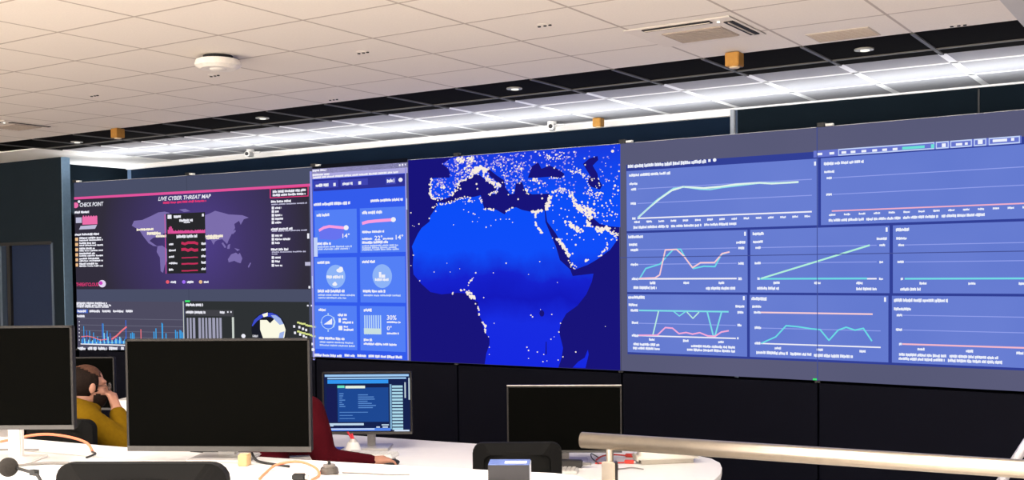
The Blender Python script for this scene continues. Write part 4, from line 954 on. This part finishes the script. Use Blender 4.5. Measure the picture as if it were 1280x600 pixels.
# --- man in mustard sweatshirt, chin on his right hand
th = math.radians(-15.5); Rz = Matrix.Rotation(th, 3, 'Z')
HC = Vector((0, .12, 1.170)); hw = Vector((-5.285, 3.815, 1.170)); org = hw-Rz @ HC
p1 = thing('person', 'bearded person in a mustard hooded sweatshirt with glasses, chin resting on one hand', 'person', (org.x, org.y, 0), th)
body, shirt, trs, shs = BM(), BM(), BM(), BM()
hip = (0, 0, .585)
ho = head(body, HC, -.10)
limb(body, ((0, .05, 1.02), (0, .09, 1.11)), (.058, .055))
spine = [((0, -.01, .55), .13), ((0, .0, .75), .125), ((0, .025, .90), .135)]
for off, B in ((0, body), (.024, shirt)):
    for (c, r) in spine:
        ell(B, c, (r*1.22+off, r*.85+off, r*1.0+off))
    limb(B, ((-.13, .045, 1.005), (.13, .045, 1.005)), (.070+off, .070+off))
    limb(B, ((0, .0, .65), (0, .03, .97)), (.125+off*.5, .12+off*.5))
    limb(B, ((.165, .05, 1.0), (.235, .25, .845), (.085, .245, 1.035)) if off == 0 else ((.165, .05, 1.0), (.235, .25, .85), (.10, .245, 1.012)), (.058+off, .046+off*.8, .034+off*.6))
    limb(B, ((-.165, .05, 1.0), (-.25, .22, .84), (-.08, .38, .815)) if off == 0 else ((-.165, .05, 1.0), (-.25, .22, .85), (-.11, .36, .822)), (.058+off, .046+off*.8, .032+off*.6))
hand(body, (.078, .245, 1.048), (-.45, -.15, 1), (.75, .6, .3), 1, (.8, 1.2, .9))
hand(body, (-.075, .385, .815), (.9, .3, .0), (0, 0, 1), 1, (.25, .35, .3))
# hood lying round the neck
for k in range(14):
    a = PI*(.12+1.76*k/13)+PI/2
    ell(shirt, (.092*math.cos(a), .060+.085*math.sin(a), 1.076-.034*math.sin(a)), (.042, .042, .036), 12, 8)
ell(shirt, (0, -.035, 1.075), (.122, .060, .066)); ell(shirt, (0, -.05, .98), (.10, .05, .07))
legs(body, trs, shs, hip)
fuse('body', body, skin_m, p1, .0065, 3); fuse('sweatshirt', shirt, mustard, p1, .013, 4)
fuse('trousers', trs, trouser_m, p1, .02, 3); fuse('shoes', shs, shoe_m, p1, .012, 4)
shell('hair', p1, hair_m, ho(0, -.018, .026), (.083, .105, .096), lambda v: (v.z < .60-.55*v.y and v.z > -.75 and v.y < .42-.15*v.z and not (v.y > .12 and v.z < -.5)), -.10)
shell('thin_crown_hair', p1, mat('thinning_hair', (84, 56, 44), .8, noise=.25, scale=150, spec=.15), ho(0, -.018, .0285), (.0795, .1005, .0935), lambda v: v.z >= .35 and v.y < .62, -.10, .004)
shell('beard', p1, hair_m, ho(0, .034, -.050), (.073, .078, .080), lambda v: v.z < .22-.25*abs(v.y) and v.y > -.35, -.10, .012)
g = BM()
for s in (-1, 1):
    for k in range(20):
        a, b = 2*PI*k/20, 2*PI*(k+1)/20
        bar(g, ho(s*.033+.025*math.cos(a), .108, .004+.020*math.sin(a)), ho(s*.033+.025*math.cos(b), .108, .004+.020*math.sin(b)), .0018, seg=6)
    bar(g, ho(s*.058, .106, .010), ho(s*.084, .0, .012), .002, seg=6)
bar(g, ho(-.008, .110, .006), ho(.008, .110, .006), .002, seg=6); gl = obj('glasses', g, black_p, p1)
g = BM()
for s in (-1, 1): cyl(g, ho(s*.033, .108, .004), .024, .002, 20, M=Matrix.Rotation(PI/2, 4, 'X'))
lens = mat('spectacle_lens', (225, 232, 238), .05, spec=.8); lens.node_tree.nodes['Principled BSDF'].inputs['Transmission Weight'].default_value = .85
obj('lens', g, lens, gl)

# --- person in burgundy, right hand on a mouse, mostly behind the middle monitor
th = math.radians(-6); Rz = Matrix.Rotation(th, 3, 'Z'); org = Vector((-4.19, 4.02, 0))
p2 = thing('person', 'person in a burgundy jumper, one arm reaching out to a computer mouse', 'person', (org.x, org.y, 0), th)
def loc2(x, y, z): return Rz.inverted() @ (Vector((x, y, z))-org)
sh_, el_, wr_ = loc2(-3.995, 4.185, 1.065), loc2(-3.862, 4.165, .838), loc2(-3.722, 4.378, .808)
body, shirt, trs, shs = BM(), BM(), BM(), BM()
hc = Vector((0, .12, 1.25)); ho = head(body, hc, -.15)
limb(body, ((0, .08, 1.08), (0, .10, 1.19)), (.055, .052))
for off, B in ((0, body), (.018, shirt)):
    for c, r in (((0, 0, .56), .13), ((0, .03, .78), .125), ((0, .06, .95), .13)): ell(B, c, (r*1.2+off, r*.82+off, r+off))
    limb(B, ((-.13, .08, 1.045), (.13, .09, 1.045)), (.068+off, .068+off)); limb(B, ((0, .01, .65), (0, .07, 1.0)), (.12+off*.5, .115+off*.5))
    limb(B, (sh_, sh_.lerp(el_, .5)+Vector((.012, -.01, .0)), el_, wr_ if off == 0 else wr_.lerp(el_, .06)), (.072+off, .064+off, .046+off*.8, .029+off*.35))
    limb(B, ((-.16, .08, 1.04), (-.24, .22, .85), (-.10, .42, .82)), (.06+off, .046+off*.8, .032+off*.4))
dv = (loc2(-3.655, 4.50, .806)-wr_); hand(body, wr_, dv, (0, 0, 1), -1, (.35, .6, .5)); hand(body, (-.10, .42, .82), (.5, .8, 0), (0, 0, 1), 1, (.3, .4, .3))
ell(shirt, (0, .08, 1.10), (.085, .075, .035)); legs(body, trs, shs, (0, -.02, .585))
fuse('body', body, skin_m, p2, .0065, 3); fuse('jumper', shirt, maroon, p2, .013, 4)
fuse('trousers', trs, trouser_m, p2, .02, 3); fuse('shoes', shs, shoe_m, p2, .012, 4)
shell('hair', p2, hair_m, ho(0, -.018, .030), (.086, .108, .100), lambda v: v.y < .45+.4*v.z and v.z > -.8, -.15)

# ------------------------------------------------------------------ hand rail
rail = thing('hand_rail', 'brushed aluminium hand rail on a post, running to the right', 'hand rail', (-1.94, 3.55, 0), 0)
ra, rb = Vector((-2.045, 3.598, 1.152)), Vector((1.2, 4.10, 1.128)); o_ = Vector((-1.94, 3.55, 0))
bm = BM(); bar(bm, ra-o_, rb-o_, .030, seg=32); obj('rail', bm, alu, rail, True, bevel=.002)
for f in (.034, .52, .97):
    p = ra.lerp(rb, f)-o_
    bm = BM(); bar(bm, (p.x, p.y, 1.06), (p.x, p.y, p.z-.02), .014); obj('stem', bm, alu, rail)
    bm = BM(); bx(bm, (p.x, p.y, .70), (.052, .04, .76), .15); obj('post', bm, alu, rail, bevel=.004)
r2 = thing('stair_rail', 'short pale sloping rail end at the right edge of the photo', 'hand rail', (-.6, 3.95, 0))
bm = BM(); bar(bm, (-0.068, 0.101, 1.040), (0.121, 0.237, 1.384), .016, seg=16); obj('rail', bm, mat('pale_metal', (190, 190, 200), .4, .6), r2, True)
bm = BM(); bar(bm, (0.121, 0.237, 0), (0.121, 0.237, 1.384), .016, seg=16); obj('post', bm, alu, r2)

# ------------------------------------------------------------------ things on the near desk
orange = mat('orange_cable', (236, 130, 92), .5); blk_c = mat('black_cable', (30, 30, 30), .5); grey_c = mat('grey_cable', (130, 126, 122), .5)
def cable(label, pts, r, m_, grp='desk cables'):
    o = tube('cable', pts, r, m_); return tag(o, label, 'cable', grp)
cable('orange patch cable arching behind the left monitor stand', [(-4.42, 2.62, 1.075), (-4.35, 2.70, 1.09), (-4.18, 2.77, 1.125), (-4.04, 2.80, 1.125), (-3.93, 2.82, 1.105), (-3.86, 2.80, 1.078)], .0055, orange)
cable('short black cable tip ending the orange arch on the near desk', [(-3.855, 2.795, 1.076), (-3.80, 2.77, 1.076), (-3.76, 2.70, 1.075)], .004, blk_c)
cable('orange cable loop lying beside the middle monitor', [(-2.83, 2.72, 1.077), (-2.90, 2.82, 1.077), (-2.925, 2.90, 1.09), (-2.86, 2.94, 1.10), (-2.77, 2.93, 1.09), (-2.70, 2.88, 1.077), (-2.66, 2.80, 1.077)], .0048, orange)
cable('black cable running from under the middle monitor to the orange loop', [(-3.15, 2.99, 1.10), (-3.10, 2.97, 1.078), (-3.00, 2.96, 1.075), (-2.92, 2.955, 1.075)], .005, blk_c)
cable('thin grey cable trailing from the conference microphone', [(-2.66, 2.955, 1.076), (-2.58, 2.99, 1.075), (-2.50, 3.01, 1.075), (-2.43, 3.05, 1.075)], .003, grey_c)
cable('dark cable beside the left monitor foot', [(-3.83, 2.42, 1.076), (-3.81, 2.47, 1.078), (-3.78, 2.54, 1.076), (-3.70, 2.58, 1.076)], .005, grey_c)
cable('thin grey cable curving left of the white stand', [(-4.30, 2.55, 1.075), (-4.22, 2.66, 1.075), (-4.10, 2.72, 1.075)], .003, grey_c)
t = thing('conference_microphone', 'round grey conference microphone puck with a knob on near desk', 'microphone', (-2.712, 2.945, ZN))
bm = BM(); cyl(bm, (0, 0, .012), .036, .024, 28, .030); obj('body', bm, mat('puck_grey', (84, 78, 72), .4), t, bevel=.003)
bm = BM(); cyl(bm, (0, 0, .028), .022, .010, 24); obj('cap', bm, mat('puck_cap', (120, 114, 108), .4), t)
bm = BM(); bar(bm, (0, 0, .03), (0, 0, .045), .006); obj('knob', bm, black_p, t)
t = thing('gooseneck_microphone', 'black foam tipped gooseneck microphone lying at bottom left', 'microphone', (-3.55, 2.27, ZN))
bm = BM(); ell(bm, (-.035, -.01, .052), (.036, .032, .034), 20, 14); obj('foam_windscreen', bm, mat('foam', (38, 34, 30), .95, noise=.3, scale=200, bump=.8), t, True)
tube('gooseneck', [(0, 0, .05), (.06, .0, .045), (.12, -.005, .04), (.17, -.02, .02)], .006, blk_c, t)
bm = BM(); bx(bm, (.10, 0, .044), (.03, .018, .018)); obj('clip', bm, black_p, t)
bm = BM(); cyl(bm, (.18, -.03, .008), .04, .016, 24); obj('base', bm, black_p, t)
t = thing('small_carton', 'small tan cardboard block under the middle monitor', 'box', (-3.10, 2.905, ZN), .5)
bm = BM(); bx(bm, (0, 0, .022), (.036, .05, .044)); obj('body', bm, mat('tan_card', (206, 170, 124), .8), t, bevel=.003)
bm = BM(); bx(bm, (0, 0, .0445), (.034, .012, .002)); obj('tape', bm, mat('tape', (226, 200, 160), .4), t)
t = thing('cable_adapter', 'small black adapter block lying below the orange loop', 'adapter', (-2.72, 2.80, ZN), .5)
bm = BM(); bx(bm, (0, 0, .011), (.045, .03, .022)); obj('body', bm, black_p, t, bevel=.004)
bm = BM(); bx(bm, (.027, 0, .011), (.012, .018, .012)); obj('plug', bm, stand_m, t)
t = thing('product_box', 'dark box with blue top and white label on the near desk edge', 'box', (-2.085, 3.168, ZN), math.radians(30))
bm = BM(); bx(bm, (0, 0, .030), (.142, .10, .060)); obj('body', bm, mat('box_black', (38, 36, 40), .5), t, bevel=.002)
bm = BM(); bx(bm, (0, 0, .061), (.140, .098, .003)); obj('lid', bm, mat('box_blue', (84, 104, 160), .45, noise=.2, scale=30), t)
bm = BM(); bx(bm, (.022, -.014, .0632), (.075, .04, .001)); obj('label', bm, mat('label_white', (232, 232, 236), .5), t)
bm = BM(); bx(bm, (.0715, 0, .03), (.002, .098, .058)); obj('side', bm, mat('box_side', (176, 178, 188), .5), t)
# ------------------------------------------------------------------ things on the far desk
t = thing('computer_mouse', 'black computer mouse under the hand of the person in burgundy', 'mouse', (-3.672, 4.452, ZF), math.radians(-25))
bm = BM(); ell(bm, (0, 0, .012), (.030, .052, .020), 20, 12); obj('shell', bm, black_p, t, True)
bm = BM(); cyl(bm, (0, .025, .030), .006, .006, 12, M=Matrix.Rotation(PI/2, 4, 'Y')); obj('wheel', bm, grey_c, t)
t = thing('keyboard', 'white keyboard lying in front of the switched-on monitor', 'keyboard', (-3.93, 4.60, ZF), math.radians(20))
bm = BM(); bx(bm, (0, 0, .010), (.28, .13, .020)); obj('case', bm, white_p, t, bevel=.004)
key_w = mat('key_white', (222, 220, 216), .5)
me = None
for r in range(4):
    for c in range(12):
        if me is None:
            bm = BM(); bx(bm, (0, 0, 0), (.019, .022, .006)); k0 = obj('key', bm, key_w, t); me = k0.data; k0.location = (-.125, -.045, .0225); continue
        k_ = bpy.data.objects.new('key', me); COL.objects.link(k_); k_.parent = t; k_.location = (-.125+c*.0228, -.045+r*.028, .0225)
t = thing('tape_dispenser', 'white cone shaped desk holder with a red tip beside the lit monitor', 'desk holder', (-4.105, 4.655, ZF), 0)
bm = BM(); cyl(bm, (0, 0, .03), .05, .06, 24, .03); obj('cone', bm, white_p, t, bevel=.003)
bm = BM(); cyl(bm, (0, 0, .068), .026, .018, 20, .016); obj('collar', bm, stand_m, t)
bm = BM(); bar(bm, (0, 0, .07), (-.03, -.012, .115), .008, .005); bar(bm, (.005, 0, .07), (-.01, .0, .105), .006); obj('red_tip', bm, mat('red_plastic', (214, 40, 56), .4), t)
t = thing('notebook', 'thin blue notebook lying behind the burgundy sleeve', 'notebook', (-4.27, 4.63, ZF), .4)
bm = BM(); bx(bm, (0, 0, .006), (.15, .11, .010)); obj('pages', bm, white_p, t)
bm = BM(); bx(bm, (0, 0, .0125), (.154, .114, .003)); obj('cover', bm, mat('blue_cover', (44, 60, 150), .5), t)
t = thing('white_case', 'white rounded soft case lying at the rounded end of far desk', 'case', (-2.475, 5.235, ZF), math.radians(42))
bm = BM(); bx(bm, (0, 0, .032), (.32, .155, .062)); obj('body', bm, mat('soft_white', (222, 214, 200), .8, noise=.03, scale=12), t, True, bevel=.024)
bm = BM(); bx(bm, (-.158, -.0, .03), (.008, .10, .034)); obj('end_patch', bm, mat('patch_grey', (196, 190, 176), .7), t, bevel=.003)
bm = BM(); bx(bm, (0, -.0, .030), (.318, .159, .004)); obj('zip', bm, mat('zip_grey', (198, 194, 184), .6), t)
t = thing('keyboard', 'grey keyboard lying beside the empty mesh chair', 'keyboard', (-2.83, 4.70, ZF), math.radians(25))
bm = BM(); bx(bm, (0, 0, .008), (.24, .11, .016)); obj('case', bm, mat('kb_grey', (206, 202, 198), .5), t, bevel=.003)
me = None
for r in range(4):
    for c in range(10):
        k_ = bpy.data.objects.new('key', me) if me else None
        if k_ is None:
            bm = BM(); bx(bm, (0, 0, 0), (.017, .019, .006)); k_ = obj('key', bm, mat('key_grey', (176, 172, 168), .5), t); me = k_.data
        else: COL.objects.link(k_); k_.parent = t
        k_.location = (-.1+c*.022, -.037+r*.025, .019)
t = thing('document_tray', 'white paper tray standing on the far desk beyond the man in mustard', 'tray', (-5.72, 4.47, ZF), math.radians(25))
for k in range(3):
    bm = BM(); bx(bm, (0, 0, .01+k*.045), (.22, .20, .006)); obj('shelf', bm, white_p, t)
for sx in (-1, 1):
    bm = BM(); bx(bm, (sx*.107, 0, .06), (.006, .20, .12)); obj('side', bm, mat('tray_grey', (120, 122, 126), .5), t)
bm = BM(); bx(bm, (0, 0, .165), (.20, .17, .13)); obj('paper_stack', bm, white_p, t)
cable('red cable by the right monitor ending in a red plug', [(-2.80, 5.08, .785), (-2.79, 5.13, .80), (-2.76, 5.20, .80), (-2.70, 5.26, .79)], .004, mat('red_cable', (206, 60, 50), .5))
cable('second red cable lying flat towards the white case', [(-2.76, 5.00, .785), (-2.71, 5.04, .785), (-2.64, 5.09, .785)], .004, mat('red_cable', (206, 60, 50), .5))
cable('thin black looped cable beside the right monitor', [(-2.83, 5.16, .785), (-2.85, 5.12, .81), (-2.80, 5.04, .80), (-2.74, 5.00, .785)], .003, blk_c)
cable('thin dark cable across the desk by the black cube', [(-2.66, 4.90, .785), (-2.58, 4.92, .785), (-2.54, 4.98, .785), (-2.47, 4.97, .785)], .003, grey_c)
for (x, y, r), lb in (((-2.70, 5.275, .3), 'rear red plug beside the white case'), ((-2.615, 5.10, .3), 'front red plug beside the white case')):
    t = thing('red_plug', 'small '+lb+' on the far desk', 'plug', (x, y, ZF), r, 'red plugs')
    bm = BM(); bx(bm, (0, 0, .010), (.05, .022, .018)); obj('body', bm, mat('red_plug', (212, 62, 46), .5), t, bevel=.003)
    bm = BM(); bx(bm, (.028, 0, .010), (.012, .014, .010)); obj('tip', bm, stand_m, t)
t = thing('black_cube_camera', 'tiny black cube on the far desk below the red plugs', 'camera', (-2.59, 4.905, ZF), .4)
bm = BM(); bx(bm, (0, 0, .014), (.022, .022, .028)); obj('body', bm, black_p, t, bevel=.003)
bm = BM(); cyl(bm, (0, -.012, .016), .006, .004, 12, M=Matrix.Rotation(PI/2, 4, 'X')); obj('lens', bm, mat('lens_grey', (90, 90, 94), .2), t)
t = thing('power_adapter', 'dark power adapter lying behind the rail post', 'adapter', (-2.82, 4.86, ZF), .4)
bm = BM(); bx(bm, (0, 0, .02), (.11, .05, .036)); obj('body', bm, mat('adapter_dark', (48, 46, 44), .5), t, bevel=.005)
bm = BM(); bx(bm, (.075, 0, .02), (.05, .012, .012)); obj('plug', bm, grey_c, t)
